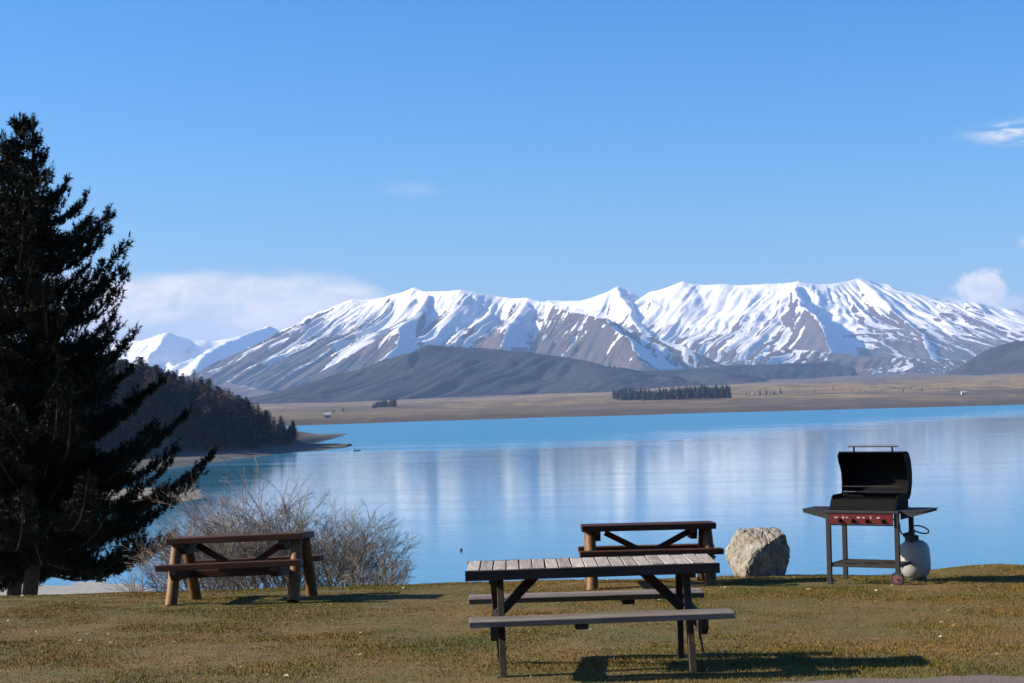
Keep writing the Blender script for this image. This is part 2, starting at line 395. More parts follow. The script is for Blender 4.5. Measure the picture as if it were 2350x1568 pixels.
# worn path along the lower right corner
PE0, PE1 = at(1700, 1572, 11.6), at(2350, 1552, 11.66)
def path_edge(x): return 11.43 + 0.012 * (np.asarray(x) - 1.5) + np.where(np.asarray(x) < 1.0, -1.5, 0) * sstep(-np.asarray(x), -1.6, 0.6) - 0.035 * np.clip(2.2 - np.asarray(x), 0, 9)
make_grass(); make_litter()
def make_path():
    xs = np.linspace(0.6, 9, 140); ts = np.linspace(0, 1, 14); v = []
    for t in ts:
        for x in xs:
            y = float(path_edge(x)) + 0.012 * math.sin(x * 9) + 0.01 * math.sin(x * 23) - t * 1.4
            v.append((x, y, float(lawn_z(x, y, True)) + 0.012))
    m = MatB('path_gravel'); p = m.geo(); n = m.noise(p, 60, 5, 0.8); n2 = m.noise(p, 5, 4, 0.6)
    c = m.ramp(n, [(0.3, (0.05, 0.038, 0.03)), (0.55, (0.15, 0.11, 0.085)), (0.75, (0.24, 0.19, 0.15))])
    m.set(Base_Color=m.mix(m.math('MULTIPLY', n2, 0.5), c, (0.12, 0.10, 0.08)), Roughness=0.95).bump(n, 0.8, 0.02)
    o = link('path', np_mesh('path', v, grid_faces(14, 140), True), m.m); tag(o, kind='structure')
make_path()

# ------------------------------------------------------------------ headland, spit and bay on the left
def head_z(x, y):
    nz = fbm(x * 0.02, y * 0.02, 51, 4); nf = fbm(x * 0.15, y * 0.15, 57, 3)
    hx = np.interp(x, [-700, -260, -205, -178, -152, -135, -118, -106, -97, -86, -75], [60, 43, 34, 27, 19, 11, 5.0, 1.5, 0.5, 0.15, -1.5])
    hx = hx + nz * 1.5 * sstep(-x, 95, 140)
    yc = 850 + 0.25 * (x + 100)
    y0 = np.interp(x, [-260, -200, -165, -140, -100], [470, 540, 620, 720, 770]); y0 = np.minimum(y0, yc - 45)
    front = sstep(y, y0, np.maximum(y0 + 90, yc - 40)); back = 1 - sstep(y, yc + 60, yc + 330 )
    hill = np.where(hx > 0, hx * front * back, hx)
    hill = hill - 4.0 * sstep(x, -112, -92) * sstep(y, yc - 20, yc + 25)
    hill = np.where((y > yc + 330) | (y < y0), -2.5, hill)
    # pebble shelf below the hill
    shore = np.interp(x, [-400, -200, -148, -124, -109, -97, -85, -75], [300, 380, 440, 560, 690, 762, 796, 815])
    shelf = np.clip((y - shore) * 0.016, -2.5, 1.3) + 0.16 * nz + 0.05 * nf
    shelf = np.where((x < -79) & (y < yc + 5), shelf, -2.5)
    # gravel spit across the bay
    tip = -68 - 4 * np.sin(y * 0.06)
    spit = 0.85 - ((y - 420 - 0.10 * (x + 70)) / 40.0) ** 2 * 0.85 - 1.2 * sstep(x, tip - 22, tip + 4) + 0.45 * nz + 0.08 * nf
    spit = np.where(x < -200, np.maximum(spit, 0.6), spit)
    z = np.maximum(np.maximum(hill, shelf), np.maximum(spit, -2.5))
    return z
def make_headland():
    xs = np.concatenate([np.linspace(-700, -240, 60)[:-1], np.linspace(-240, -50, 140)]); ys = np.concatenate([np.linspace(330, 900, 230), np.linspace(900, 1250, 60)[1:]])
    X, Y = np.meshgrid(xs, ys); Z = head_z(X, Y)
    me = np_mesh('headland', np.stack([X, Y, Z], -1).reshape(-1, 3), grid_faces(len(ys), len(xs)), True)
    m = MatB('headland_ground'); p = m.geo()
    sp = m.N.new('ShaderNodeSeparateXYZ'); m.L.new(p, sp.inputs[0])
    n = m.noise(p, 0.09, 6, 0.7); n2 = m.noise(p, 1.3, 4, 0.7)
    peb = m.ramp(n2, [(0.3, (0.085, 0.078, 0.066)), (0.7, (0.18, 0.165, 0.14))])
    dark_peb = m.ramp(m.noise(m.geo((0.03, 0.12, 1)), 1.0, 4, 0.6), [(0.42, (0.022, 0.021, 0.020)), (0.66, (0.085, 0.078, 0.068))])  # darker pebbles, taking over beyond the spit
    peb = m.mix(m.rng(sp.outputs[1], 480, 520), peb, dark_peb)
    floor = m.ramp(n, [(0.35, (0.045, 0.038, 0.022)), (0.65, (0.09, 0.075, 0.04))])
    f = m.rng(m.math('ADD', sp.outputs[2], m.math('MULTIPLY', n, 1.2)), 1.6, 3.0)
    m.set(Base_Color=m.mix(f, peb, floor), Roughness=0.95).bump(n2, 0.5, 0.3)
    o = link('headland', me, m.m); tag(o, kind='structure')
make_headland()

# ------------------------------------------------------------------ far shore and plain
def plain_z(X, Y):
    shore = np.interp(X, [-1500, -400, -196, 0, 300, 640, 900, 2500], [1500, 1500, 1640, 1800, 1980, 2120, 2200, 2300]) + 40 * fbm(X * 0.01, X * 0.0 + 2, 71, 3)
    d = Y - shore
    rise = np.interp(X / np.maximum(Y, 1), [-0.3, -0.10, 0.05, 0.15, 0.3], [0.0012, 0.0022, 0.0065, 0.0125, 0.0155])
    z = np.where(d < 0, d * 0.05, 0)
    z = np.where(d >= 0, np.minimum(d * 0.09, 5.5) + np.maximum(d - 60, 0) * rise, z)
    amp = sstep(d, 20, 900)
    z = z + amp * (9 * ridged(X * 0.0012, Y * 0.0018, 73, 3) - 6 + 8 * fbm(X * 0.0014, Y * 0.0024, 75, 4) + 2.2 * fbm(X * 0.007, Y * 0.009, 79, 3)) * np.interp(X / np.maximum(Y, 1), [-0.1, 0.1], [0.5, 1.25])
    z = z - np.maximum(Y - 9500, 0) * 0.0
    return z
def make_plain():
    ys = np.concatenate([np.linspace(1350, 2600, 130), np.linspace(2600, 6500, 150)[1:], np.linspace(6500, 40000, 60)[1:]])
    u = np.linspace(-0.62, 0.62, 330)
    U, Y = np.meshgrid(u, ys); X = U * Y; Z = plain_z(X, Y)
    me = np_mesh('far_plain', np.stack([X, Y, Z], -1).reshape(-1, 3), grid_faces(len(ys), len(u)), True)
    m = MatB('tussock_plain')
    n1 = m.noise(m.geo((0.0012, 0.0009, 0.01)), 1.0, 8, 0.68, 0.5); n2 = m.noise(m.geo((0.014, 0.009, 0.05)), 1.0, 6, 0.7, 0.4)
    n3 = m.noise(m.geo((0.09, 0.05, 0.1)), 1.0, 4, 0.7)
    g = m.math('ADD', m.math('MULTIPLY', n1, 0.6), m.math('MULTIPLY', n2, 0.4))
    c = m.ramp(g, [(0.40, (0.028, 0.021, 0.013)), (0.455, (0.070, 0.044, 0.022)), (0.50, (0.12, 0.076, 0.026)), (0.545, (0.215, 0.142, 0.046)), (0.60, (0.070, 0.043, 0.020))])
    c = m.mix(m.rng(n3, 0.52, 0.68), c, (0.055, 0.042, 0.026))
    sp = m.N.new('ShaderNodeSeparateXYZ'); m.L.new(m.geo(), sp.inputs[0])
    zz = m.math('ADD', sp.outputs[2], m.math('MULTIPLY', m.math('SUBTRACT', n2, 0.5), 14.0))
    c = m.mix(m.rng(zz, 3.0, 11.0, 0.88, 0.0), c, (0.040, 0.027, 0.019)); c = m.mix(m.rng(zz, 38.0, 85.0, 0.0, 0.8), c, (0.050, 0.037, 0.030))
    m.set(Base_Color=c, Roughness=0.95).bump(n2, 0.5, 8.0)
    o = link('far_plain', me, m.m); tag(o, kind='structure')
make_plain()

# ------------------------------------------------------------------ mountains: ridge lines with falling flanks
def mountain(name, ridges, xr, yr, step, snowline, aspect, seed, gully=(140, 70), rough=22, mat=None, floor=-30, k=26.0, snow_noise=90, bare=1.0, lean=((0, 0.5),), pivot=11000):
    """ridges: list of (points[(px,py,Y)], slope)"""
    xs = np.arange(xr[0], xr[1] + step, step); ys = np.arange(yr[0], yr[1] + step, step)
    X, Y = np.meshgrid(xs, ys)
    wx = X + 70 * fbm(X / 500, Y / 500, seed + 90, 3); wy = Y + 70 * fbm(X / 500, Y / 500, seed + 95, 3)
    best = np.full(X.shape, -1e9); acc = np.zeros(X.shape); coord = np.zeros(X.shape); bd = np.zeros(X.shape); hs = []
    for ri, rg in enumerate(ridges):
        pts, slope = rg[0], rg[1]; shear = rg[2] if len(rg) > 2 else 0.0      # 10 + k: furrows lean k along the spur on both flanks
        P = [at(*p) for p in pts]; arc = ri * 3777.0
        for a, b in zip(P[:-1], P[1:]):
            d = np.array([b.x - a.x, b.y - a.y]); L2 = max(d @ d, 1e-6); L = math.sqrt(L2)
            tt = ((wx - a.x) * d[0] + (wy - a.y) * d[1]) / L2; t = np.clip(tt, 0, 1)
            dist = np.hypot(wx - (a.x + d[0] * t), wy - (a.y + d[1] * t))
            # concave flanks: steep near the crest, easing below
            fall = slope * dist * (1.0 - 0.10 * np.clip(dist / 1800.0, 0, 1))
            h = a.z + (b.z - a.z) * t - fall
            hs.append(h)
            m = h > best
            best = np.where(m, h, best); coord = np.where(m, arc + tt * L + (shear * np.where(wy < a.y + d[1] * t, dist, -dist) if shear < 5 else (10.0 - shear) * dist), coord); bd = np.where(m, dist, bd)
            arc += L
    mx = best
    s = sum(np.exp((h - mx) / k) for h in hs); Z = mx + k * np.log(s) * 0.5
    gw, ga = gully
    # furrows run down the face, leaning left by so much per metre towards the viewer
    coord = X - np.interp(X, [q[0] for q in lean], [q[1] for q in lean]) * (Y - pivot) + 130 * fbm(X / 900, Y / 900, seed + 61, 3) + 30 * fbm(X / 200, Y / 300, seed + 67, 3)
    run = pivot - Y
    gl = ridged(coord / gw, run / (gw * 9.0), seed, 3) ; gl2 = ridged(coord / (gw * 0.42) + 5, run / (gw * 4.5), seed + 5, 2)
    g3 = max(gw * 0.15, 3.6 * step); gl3 = ridged(coord / g3 + 9, run / (g3 * 9), seed + 7, 1)
    Z = Z - ga * (1 - gl) * sstep(bd, 10, 420) - ga * 0.46 * (1 - gl2) * sstep(bd, 0, 200) - ga * 0.17 * (1 - gl3) * sstep(bd, 0, 90)
    Z = Z + rough * fbm(coord / 210, run / 800, seed + 9, 5, 0.55) * sstep(bd, 0, 60) + rough * 0.3 * fbm(X / 90, Y / 160, seed + 15, 3)
    Z = np.maximum(Z, floor)
    gy, gx = np.gradient(Z, step)
    left = gx / np.sqrt(1 + gx * gx + gy * gy)          # positive where the ground faces the sunny left
    steep = np.sqrt(gx * gx + gy * gy)
    streak = (gl2 - 0.6) * 1.6 + (gl3 - 0.6) * 1.2 + 0.9 * fbm(coord / (gw * 0.4), run / (gw * 7), seed + 21, 4)
    sn = (Z - snowline) / 150.0 - 0.5 * (bd < 45) * fbm(X / 60, Y / 60, seed + 41, 3) * 2 - aspect * np.where(left > 0, left, 2.6 * left) - bare * np.clip(steep - 0.75, 0, 2) * 2.2 + snow_noise / 100.0 * (fbm(coord / 190, run / 1100, seed + 31, 5) * 1.5 - streak * 1.1)
    me = np_mesh(name, np.stack([X, Y, Z], -1).reshape(-1, 3), grid_faces(len(ys), len(xs)), True)
    attr(me, 'snow', np.clip(sn, -4, 4)); attr(me, 'along', coord); attr(me, 'down', run)
    o = link(name, me, mat); tag(o, kind='structure'); return o

def rock_snow(name, rockA, rockB, bias=0.0):
    m = MatB(name)
    cv = m.N.new('ShaderNodeCombineXYZ'); m.L.new(m.math('MULTIPLY', m.attr('along'), 0.026), cv.inputs[0]); m.L.new(m.math('MULTIPLY', m.attr('down'), 0.0042), cv.inputs[1])
    fs = m.noise(cv.outputs[0], 1.0, 7, 0.74); fi = m.noise(m.geo((0.03, 0.014, 0.03)), 1.0, 6, 0.76)
    f = m.math('ADD', m.math('MULTIPLY', fs, 0.62), m.math('MULTIPLY', fi, 0.38)); f2 = m.noise(m.geo((0.004, 0.004, 0.012)), 1.0, 5, 0.65)
    s = m.math('ADD', m.attr('snow'), m.math('MULTIPLY_ADD', f, 7.0, -3.65 + bias))
    k = m.rng(s, -0.16, 0.20)
    rk = m.mix(m.rng(m.math('ADD', m.math('MULTIPLY', f, 0.75), m.math('MULTIPLY', f2, 0.25)), 0.40, 0.62), rockA, rockB)
    m.set(Base_Color=m.mix(k, rk, (0.77, 0.75, 0.73)), Roughness=m.mix(k, (0.95,) * 3, (0.7,) * 3))
    m.b.inputs['Specular IOR Level'].default_value = 0.15
    m.bump(f, 0.9, 14.0)
    return m.m
RS = rock_snow('alpine_rock_and_snow', (0.045, 0.036, 0.034), (0.095, 0.072, 0.062))
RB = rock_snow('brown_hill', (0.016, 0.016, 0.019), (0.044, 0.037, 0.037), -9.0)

# distant snow range at the left
mountain('distant_snow_range', [
    ([(180, 800, 24000), (300, 786, 24000), (380, 764, 23000), (430, 778, 23000), (480, 783, 23000), (560, 770, 23000), (612, 750, 22000), (660, 768, 22000), (760, 800, 22000)], 0.55),
    ([(300, 786, 24000), (420, 850, 20500)], 0.5), ([(612, 750, 22000), (480, 800, 20500), (430, 870, 19000)], 0.5), ([(380, 764, 23000), (330, 850, 20500)], 0.5)],
    (-7200, -1700), (18000, 25500), 32, 60, 1.0, 11, (330, 190), 60, RS, floor=40, lean=((-4000, 0.4),), pivot=21500)
# main left massif
mountain('snowy_left_mountain', [
    ([(455, 864, 12400), (560, 800, 12300), (640, 760, 12200), (720, 722, 12100), (800, 689, 12000), (835, 690, 12000), (900, 680, 11900), (950, 663, 11800), (990, 674, 11700), (1050, 668, 11600), (1130, 682, 11600), (1200, 688, 11500), (1250, 697, 11400)], 0.47, 0.50),
    ([(1000, 673, 11700), (925, 760, 10900), (860, 850, 10000)], 0.50, 11.8),
    ([(1205, 690, 11500), (1180, 745, 10900), (1150, 810, 10200)], 0.52, 11.8),
    ([(1250, 697, 11400), (1310, 712, 11000), (1390, 736, 10400), (1470, 765, 10300), (1560, 800, 10200), (1660, 840, 10100)], 0.56, 0.3),
    ([(1390, 737, 10400), (1425, 775, 9900), (1475, 838, 9200)], 0.55, 11.8),
    ([(520, 880, 10600), (640, 905, 8800), (880, 930, 7200)], 0.10)],
    (-2700, 1700), (6800, 13400), 10.5, 405, 1.3, 23, (125, 80), 18, RS, floor=-20, snow_noise=120, lean=((-1800, 0.85), (-700, 0.55), (0, 0.38), (600, 0.30), (1200, 0.1)), pivot=11000)
# back range, centre to right
mountain('snowy_back_range', [
    ([(1150, 730, 15500), (1250, 692, 15500), (1330, 691, 15400), (1372, 678, 15300), (1410, 662, 15200), (1440, 674, 15200), (1475, 692, 15100), (1490, 672, 15000), (1560, 648, 14900), (1600, 656, 14900), (1660, 654, 14800), (1760, 654, 14700), (1830, 648, 14600)], 0.46, 0.50),
    ([(1830, 648, 14600), (1900, 655, 14700), (1970, 643, 14900), (2020, 655, 15000), (2080, 678, 15200), (2200, 693, 15400), (2350, 712, 15600), (2600, 735, 15800)], 0.33, -0.5),
    ([(1410, 663, 15200), (1460, 745, 14000), (1500, 820, 13000)], 0.50, 11.8),
    ([(1830, 650, 14600), (1828, 690, 13800), (1880, 738, 12800), (1900, 790, 12000), (1905, 840, 11300)], 0.70, 11.8),
    ([(1970, 644, 14900), (2040, 700, 13900), (2110, 770, 12900), (2140, 830, 12000)], 0.30, 11.8),
    ([(2080, 679, 15200), (2180, 730, 14000), (2260, 790, 13000)], 0.30, 11.8),
    ([(2200, 694, 15400), (2330, 750, 14200), (2400, 800, 13200)], 0.30, 11.8),
    ([(1800, 800, 10600), (2050, 825, 10200), (2300, 830, 10200)], 0.12)],
    (-250, 5800), (9400, 17000), 14, 365, 2.7, 37, (125, 52), 20, RS, floor=-20, snow_noise=120, lean=((500, 0.25), (1500, 0.42), (2400, 0.42), (2900, -0.15), (4200, -0.45)), pivot=13800)
# dark bare hill in front, low hills right of it
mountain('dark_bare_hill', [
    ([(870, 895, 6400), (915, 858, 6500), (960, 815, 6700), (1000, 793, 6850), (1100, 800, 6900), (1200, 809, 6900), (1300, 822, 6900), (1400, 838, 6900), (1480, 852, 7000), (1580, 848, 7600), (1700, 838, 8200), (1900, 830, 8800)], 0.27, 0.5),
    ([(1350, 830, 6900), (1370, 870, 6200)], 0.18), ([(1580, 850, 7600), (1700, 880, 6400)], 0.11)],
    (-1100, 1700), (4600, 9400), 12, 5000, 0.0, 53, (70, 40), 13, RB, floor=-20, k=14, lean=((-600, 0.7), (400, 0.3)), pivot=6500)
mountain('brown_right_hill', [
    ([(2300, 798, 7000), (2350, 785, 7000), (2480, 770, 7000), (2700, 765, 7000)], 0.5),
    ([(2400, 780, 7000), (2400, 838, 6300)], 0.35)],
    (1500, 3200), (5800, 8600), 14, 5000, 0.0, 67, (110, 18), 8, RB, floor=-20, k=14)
# ------------------------------------------------------------------ picnic tables
def gz(x, y): return float(lawn_z(np.array([x]), np.array([y]))[0])

def grey_table():
    """weathered table: cross slats, leaning board legs at each end, two benches"""
    c = at(1357, 1300, 12.55); g = gz(c.x, 12.55)
    root = empty('picnic_table', (c.x, 12.55, g), (0, R(-0.7), 0))
    tag(root, 'weathered grey picnic table with cross slats, nearest to the viewer', 'picnic table')
    n = 19; pitch = 1.76 / n; r = random.Random(5)
    for i in range(n):
        x = -0.88 + pitch * (i + 0.5)
        MB().box((x + r.uniform(-.0015, .0015), r.uniform(-.003, .003), 0.732 + r.uniform(-.0025, .0025)), (pitch - 0.0085, 0.665, 0.034), Euler((0, R(r.uniform(-.5, .5)), R(r.uniform(-.35, .35)))).to_matrix(), 0.003).build('slat', MT['grey_wood_y'], root)
    for s in (-1, 1):
        MB().box((0, s * 0.357, 0.712), (1.775, 0.038, 0.070), None, 0.003).build('edge_board', MT['shade_wood_x'], root)
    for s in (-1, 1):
        MB().box((s * 0.70, 0, 0.680), (0.046, 0.66, 0.068), None, 0.003).build('top_bearer', MT['shade_wood_y'], root)
    # end frames
    for s, ft, fb, rt, rb, bx in ((-1, -0.647, -0.641, -0.705, -0.660, -0.695), (1, 0.668, 0.664, 0.650, 0.672, 0.728)):
        xo = (ft + rt) / 2
        # front and rear legs, each a board slanting outwards
        MB().bar((ft, -0.16, 0.695), (fb, -0.52, -0.03), 0.092, 0.046, 0.003, (1, 0, 0)).build('leg', MT['shade_wood_z'], root)
        MB().bar((rt, 0.16, 0.695), (rb, 0.52, -0.06), 0.092, 0.046, 0.003, (1, 0, 0)).build('leg', MT['shade_wood_z'], root)
        m = MB(); m.extrude([(-0.80, 0.405), (-0.80, 0.36), (-0.72, 0.305), (0.72, 0.305), (0.80, 0.36), (0.80, 0.405)], 0, bx - 0.021, bx + 0.021); m.build('bench_bearer', MT['shade_wood_y'], root)
        # diagonal brace towards the middle of the top
        MB().bar((xo - s * 0.01, 0.0, 0.40), (xo - s * 0.31, 0.0, 0.695), 0.068, 0.055, 0.003, (0, 1, 0)).build('brace', MT['shade_wood_x'], root)
        MB().box((xo - s * 0.33, 0, 0.697), (0.09, 0.62, 0.034), None, 0.003).build('cleat', MT['shade_wood_y'], root)
        MB().tube([(xo + 0.080, -0.30, 0.355), (xo + 0.062, -0.30, 0.355)], 0.011, 8).build('bolt', MT['steel'], root)
    for s in (-1, 1):
        L = 1.79 if s < 0 else 1.76; x0 = 0.035 if s < 0 else -0.015
        for j in (0, 1):
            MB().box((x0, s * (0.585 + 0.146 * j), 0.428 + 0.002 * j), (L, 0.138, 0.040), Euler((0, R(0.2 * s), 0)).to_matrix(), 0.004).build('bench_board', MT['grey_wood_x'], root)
        MB().box((0.30 if s > 0 else -0.1, s * 0.655, 0.390), (0.09, 0.27, 0.034), None, 0.003).build('batten', MT['shade_wood_y'], root)
    # strap hanging from the right frame
    MB().tube([(0.735, -0.30, 0.312), (0.740, -0.305, 0.24), (0.752, -0.30, 0.17), (0.760, -0.295, 0.12)], [0.012, 0.009, 0.007, 0.006], 6).build('strap', MT['rubber'], root)
    return root

def log_table(px, py, Y, rz, tilt, label, brz, back=-2.0, up=0.0, L=1.64, Lb=1.70):
    c = at(px, py, Y); g = gz(c.x, Y) + up
    root = empty('picnic_table', (c.x, Y, g), (R(back), R(tilt), R(rz)))
    tag(root, label, 'picnic table')
    r = random.Random(int(px))
    pw = 0.148
    for i in range(5):
        y = -0.30 + 0.15 * i
        MB().box((r.uniform(-.006, .006), y, 0.70 + r.uniform(-.002, .002)), (L, pw, 0.075), None, 0.008).build('top_plank', MT['brown_wood_x'], root)
    for s in (-1, 1):
        xo = s * 0.655
        m = MB(); m.extrude([(-0.37, 0.66), (-0.37, 0.62), (-0.28, 0.545), (0.28, 0.545), (0.37, 0.62), (0.37, 0.66)], 0, xo - 0.075 - s * 0.07, xo - 0.003 - s * 0.07) ; m.build('top_bearer', MT['brown_wood_y'], root)
        m = MB(); m.extrude([(-0.78, 0.372), (-0.78, 0.33), (-0.70, 0.265), (0.70, 0.265), (0.78, 0.33), (0.78, 0.372)], 0, xo - 0.075 - s * 0.075, xo - s * 0.075); m.build('bench_bearer', MT['brown_wood_y'], root)
        for t in (-1, 1):
            pts = []; rr = []
            for k in range(6):
                f = k / 5; pts.append((xo + s * 0.055 + r.uniform(-.004, .004), t * (0.22 + 0.34 * f), 0.66 - 0.70 * f)); rr.append(0.062 + 0.008 * f + r.uniform(-.002, .002))
            MB().tube(pts, rr, 14).build('leg', MT['log'], root, True)
        MB().bar((xo - s * 0.13, 0.0, 0.635), (s * 0.10, 0.0, 0.635 - brz), 0.07, 0.085, 0.005, (0, 1, 0)).build('brace', MT['brown_wood_x'], root)
        MB().tube([(xo + s * 0.10, 0.395, 0.325), (xo + s * 0.135, 0.395, 0.325)], 0.014, 8).build('bolt', MT['steel'], root)
        MB().tube([(xo + s * 0.10, -0.395, 0.325), (xo + s * 0.135, -0.395, 0.325)], 0.014, 8).build('bolt', MT['steel'], root)
    MB().box((0, 0, 0.635 - brz - 0.075), (1.16, 0.095, 0.09), None, 0.006).build('stretcher', MT['brown_wood_x'], root)
    for t in (-1, 1):
        for j in (0, 1):
            MB().box((r.uniform(-.006, .006), t * (0.555 + 0.142 * j), 0.408), (Lb, 0.136, 0.070), None, 0.008).build('bench_plank', MT['brown_wood_x'], root)
    return root

MT['steel'] = plain_mat('galvanised_steel', (0.32, 0.32, 0.33), 0.4, 0.9)
MT['rubber'] = plain_mat('black_rubber', (0.02, 0.02, 0.02), 0.6)
grey_table()
log_table(557, 1300, 20.5, -4.4, -1.6, 'reddish brown log-legged picnic table at left in front of bare bushes', 0.26, -3.0, 0.02, 1.60, 1.66)
log_table(1488, 1270, 21.5, -1.0, -0.3, 'dark brown log-legged picnic table behind the grey slatted table', 0.22, -2.4, 0.0, 1.63, 1.71)

# ------------------------------------------------------------------ barbecue
def barbecue():
    d = 20.75; c = at(1978, 1338, 20.75); g = gz(c.x, d) + 0.012
    root = empty('gas_barbecue', (c.x + 0.115, d, g), (0, 0, R(-28)))
    tag(root, 'black gas barbecue with its lid open and a red front panel', 'barbecue')
    blk = plain_mat('black_enamel', (0.0035, 0.0035, 0.0037), 0.75, 0.0, 60, 0.3); blk.node_tree.nodes['Principled BSDF'].inputs['Specular IOR Level'].default_value = 0.10
    leg = plain_mat('grey_brown_legs', (0.014, 0.0105, 0.0085), 0.6, 0.0, 30, 0.35)
    red = plain_mat('red_panel_paint', (0.105, 0.007, 0.006), 0.4, 0.0, 25, 0.25)
    shelf = plain_mat('dark_shelf', (0.010, 0.010, 0.010), 0.7, 0.0, 30, 0.3)
    white = plain_mat('pale_print', (0.42, 0.30, 0.27), 0.5, 0, 50, 0.1)
    W, Dp = 0.82, 0.62        # leg spacing
    for sx in (-1, 1):
        for sy in (-1, 1):
            zb = 0.0 if sx < 0 else 0.05
            MB().box((sx * W / 2, sy * Dp / 2, (zb + 0.83) / 2), (0.054, 0.050, 0.83 - zb), None, 0.004).build('leg', leg, root)
            if sx < 0:
                MB().box((sx * W / 2, sy * Dp / 2, 0.008), (0.064, 0.060, 0.03), None, 0.004).build('foot', MT['rubber'], root)
    # wheels on the right legs
    for sy in (-1, 1):
        y = sy * (Dp / 2 + 0.045)
        t = MB(); prof = [(0.05, -0.020), (0.076, -0.020), (0.083, -0.008), (0.083, 0.008), (0.076, 0.020), (0.05, 0.020)]
        t.lathe(prof, (0, 0, 0), 24); wh = t.build('wheel', MT['rubber'], root, True)
        wh.location = (W / 2, y, 0.08); wh.rotation_euler = (R(90), 0, 0)
        h = MB(); h.lathe([(0.048, -0.022), (0.048, 0.022)], (0, 0, 0), 20); h.lathe([(0.014, -0.034), (0.014, 0.034)], (0, 0, 0), 12)
        hub = h.build('hub', plain_mat('red_grey_hub', (0.16, 0.05, 0.045), 0.5), wh, False)
        MB().tube([(W / 2, sy * Dp / 2, 0.08), (W / 2, y + sy * 0.02, 0.08)], 0.009, 8).build('axle', MT['steel'], root)
    # rails and bottom shelf
    for sy in (-1, 1): MB().box((0, sy * Dp / 2, 0.215), (W - 0.056, 0.022, 0.036), None, 0.003).build('rail', leg, root)
    for sx in (-1, 1): MB().box((sx * W / 2, 0, 0.215), (0.022, Dp - 0.052, 0.036), None, 0.003).build('rail', leg, root)
    for k in range(5): MB().tube([(-W / 2 + 0.01, -0.2 + 0.1 * k, 0.226), (W / 2 - 0.01, -0.2 + 0.1 * k, 0.226)], 0.006, 6).build('shelf_rod', leg, root)
    # frame and control panel
    MB().box((0, 0, 0.845), (W + 0.07, Dp + 0.07, 0.036), None, 0.006).build('deck', shelf, root)
    p = MB(); p.box((0, -Dp / 2 - 0.036, 0.765), (W - 0.065, 0.018, 0.122), None, 0.004); pan = p.build('control_panel', red, root)
    MB().box((0, -Dp / 2 - 0.036, 0.695), (W - 0.06, 0.024, 0.014), None, 0.003).build('trim', blk, pan)
    MB().box((0, -Dp / 2 - 0.036, 0.834 - 0.004), (W - 0.06, 0.024, 0.008)).build('trim', blk, pan)
    # pale printing and knobs on the red panel
    r = random.Random(3)
    for i, x in enumerate((-0.30, -0.215, -0.17, -0.03, 0.03, 0.115, 0.205)):
        hgt = (0.016, 0.028, 0.014, 0.018, 0.014, 0.038, 0.016)[i]; wdt = (0.040, 0.022, 0.034, 0.040, 0.032, 0.014, 0.040)[i]
        MB().box((x, -Dp / 2 - 0.0465, 0.782 + (0.004 if i == 5 else 0)), (wdt, 0.002, hgt), Euler((0, R(r.uniform(-14, 14)), 0)).to_matrix(), 0.0006).build('panel_print', white, pan)
    for x in (-0.255, -0.10, 0.07, 0.26):
        k = MB(); k.lathe([(0.024, 0), (0.022, 0.016), (0.012, 0.026), (0.011, 0.030)], (0, 0, 0), 16); kn = k.build('knob', blk, pan, True)
        kn.location = (x, -Dp / 2 - 0.046, 0.745); kn.rotation_euler = (R(90), 0, 0)
    # fire box: rising sides, lower at the front
    body = MB()
    sect = [(-0.300, 0.864), (-0.240, 0.955), (-0.190, 1.020), (-0.13, 1.035), (0.20, 1.035), (0.245, 0.99), (0.245, 0.864)]
    body.extrude(sect, 0, -0.40, -0.385); bd = body.build('fire_box', blk, root)
    MB().extrude(sect, 0, 0.385, 0.40).build('end_wall', blk, bd)
    MB().box((0, 0.237, 0.95), (0.768, 0.014, 0.17)).build('back_wall', blk, bd)
    MB().bar((0, -0.296, 0.866), (0, -0.215, 0.985), 0.768, 0.014, 0.0, (0, 1, 0)).build('front_wall', blk, bd)
    MB().box((0, 0.02, 0.868), (0.768, 0.43, 0.008)).build('floor_plate', blk, bd)
    for k in range(13): MB().tube([(-0.36 + 0.06 * k, -0.17, 0.99), (-0.36 + 0.06 * k, 0.22, 0.99)], 0.006, 6).build('grill_bar', leg, root)
    MB().box((0, 0.215, 1.052), (0.76, 0.03, 0.010), None, 0.002).build('rim', MT['steel'], root)
    MB().box((0, 0.13, 1.12), (0.70, 0.13, 0.008), None, 0.002).build('warming_rack', leg, root)
    # open lid: end caps with a hollow front edge, curved back, all in one shell
    lid = MB()
    back = [(0.265, 0.965), (0.345, 1.03), (0.405, 1.15), (0.415, 1.28), (0.375, 1.42), (0.30, 1.505), (0.215, 1.535)]
    front = [(0.170, 1.535), (0.105, 1.495), (0.125, 1.43), (0.225, 1.30), (0.250, 1.17), (0.235, 1.045)]
    for a, b in ((-0.41, -0.396), (0.396, 0.41)): lid.extrude(back + front, 0, a, b)
    ln = len(back)
    for (y0, z0), (y1, z1) in zip(back[:-1], back[1:]):
        dd = Vector((0, y1 - y0, z1 - z0)); nn = Vector((0, -dd.z, dd.y)).normalized() * 0.012
        lid.extrude([(y0, z0), (y1, z1), (y1 + nn.y, z1 + nn.z), (y0 + nn.y, z0 + nn.z)], 0, -0.396, 0.396)
    lo = lid.build('lid', blk, root)
    MB().box((0, 0.160, 1.525), (0.80, 0.090, 0.018), None, 0.004).build('lid_lip', blk, lo)
    for sx in (-1, 1): MB().tube([(sx * 0.235, 0.21, 1.53), (sx * 0.235, 0.205, 1.595)], 0.012, 8).build('handle_post', blk, lo)
    MB().tube([(-0.305, 0.205, 1.600), (0.305, 0.205, 1.600)], 0.0145, 12).build('handle', MT['steel'], lo)
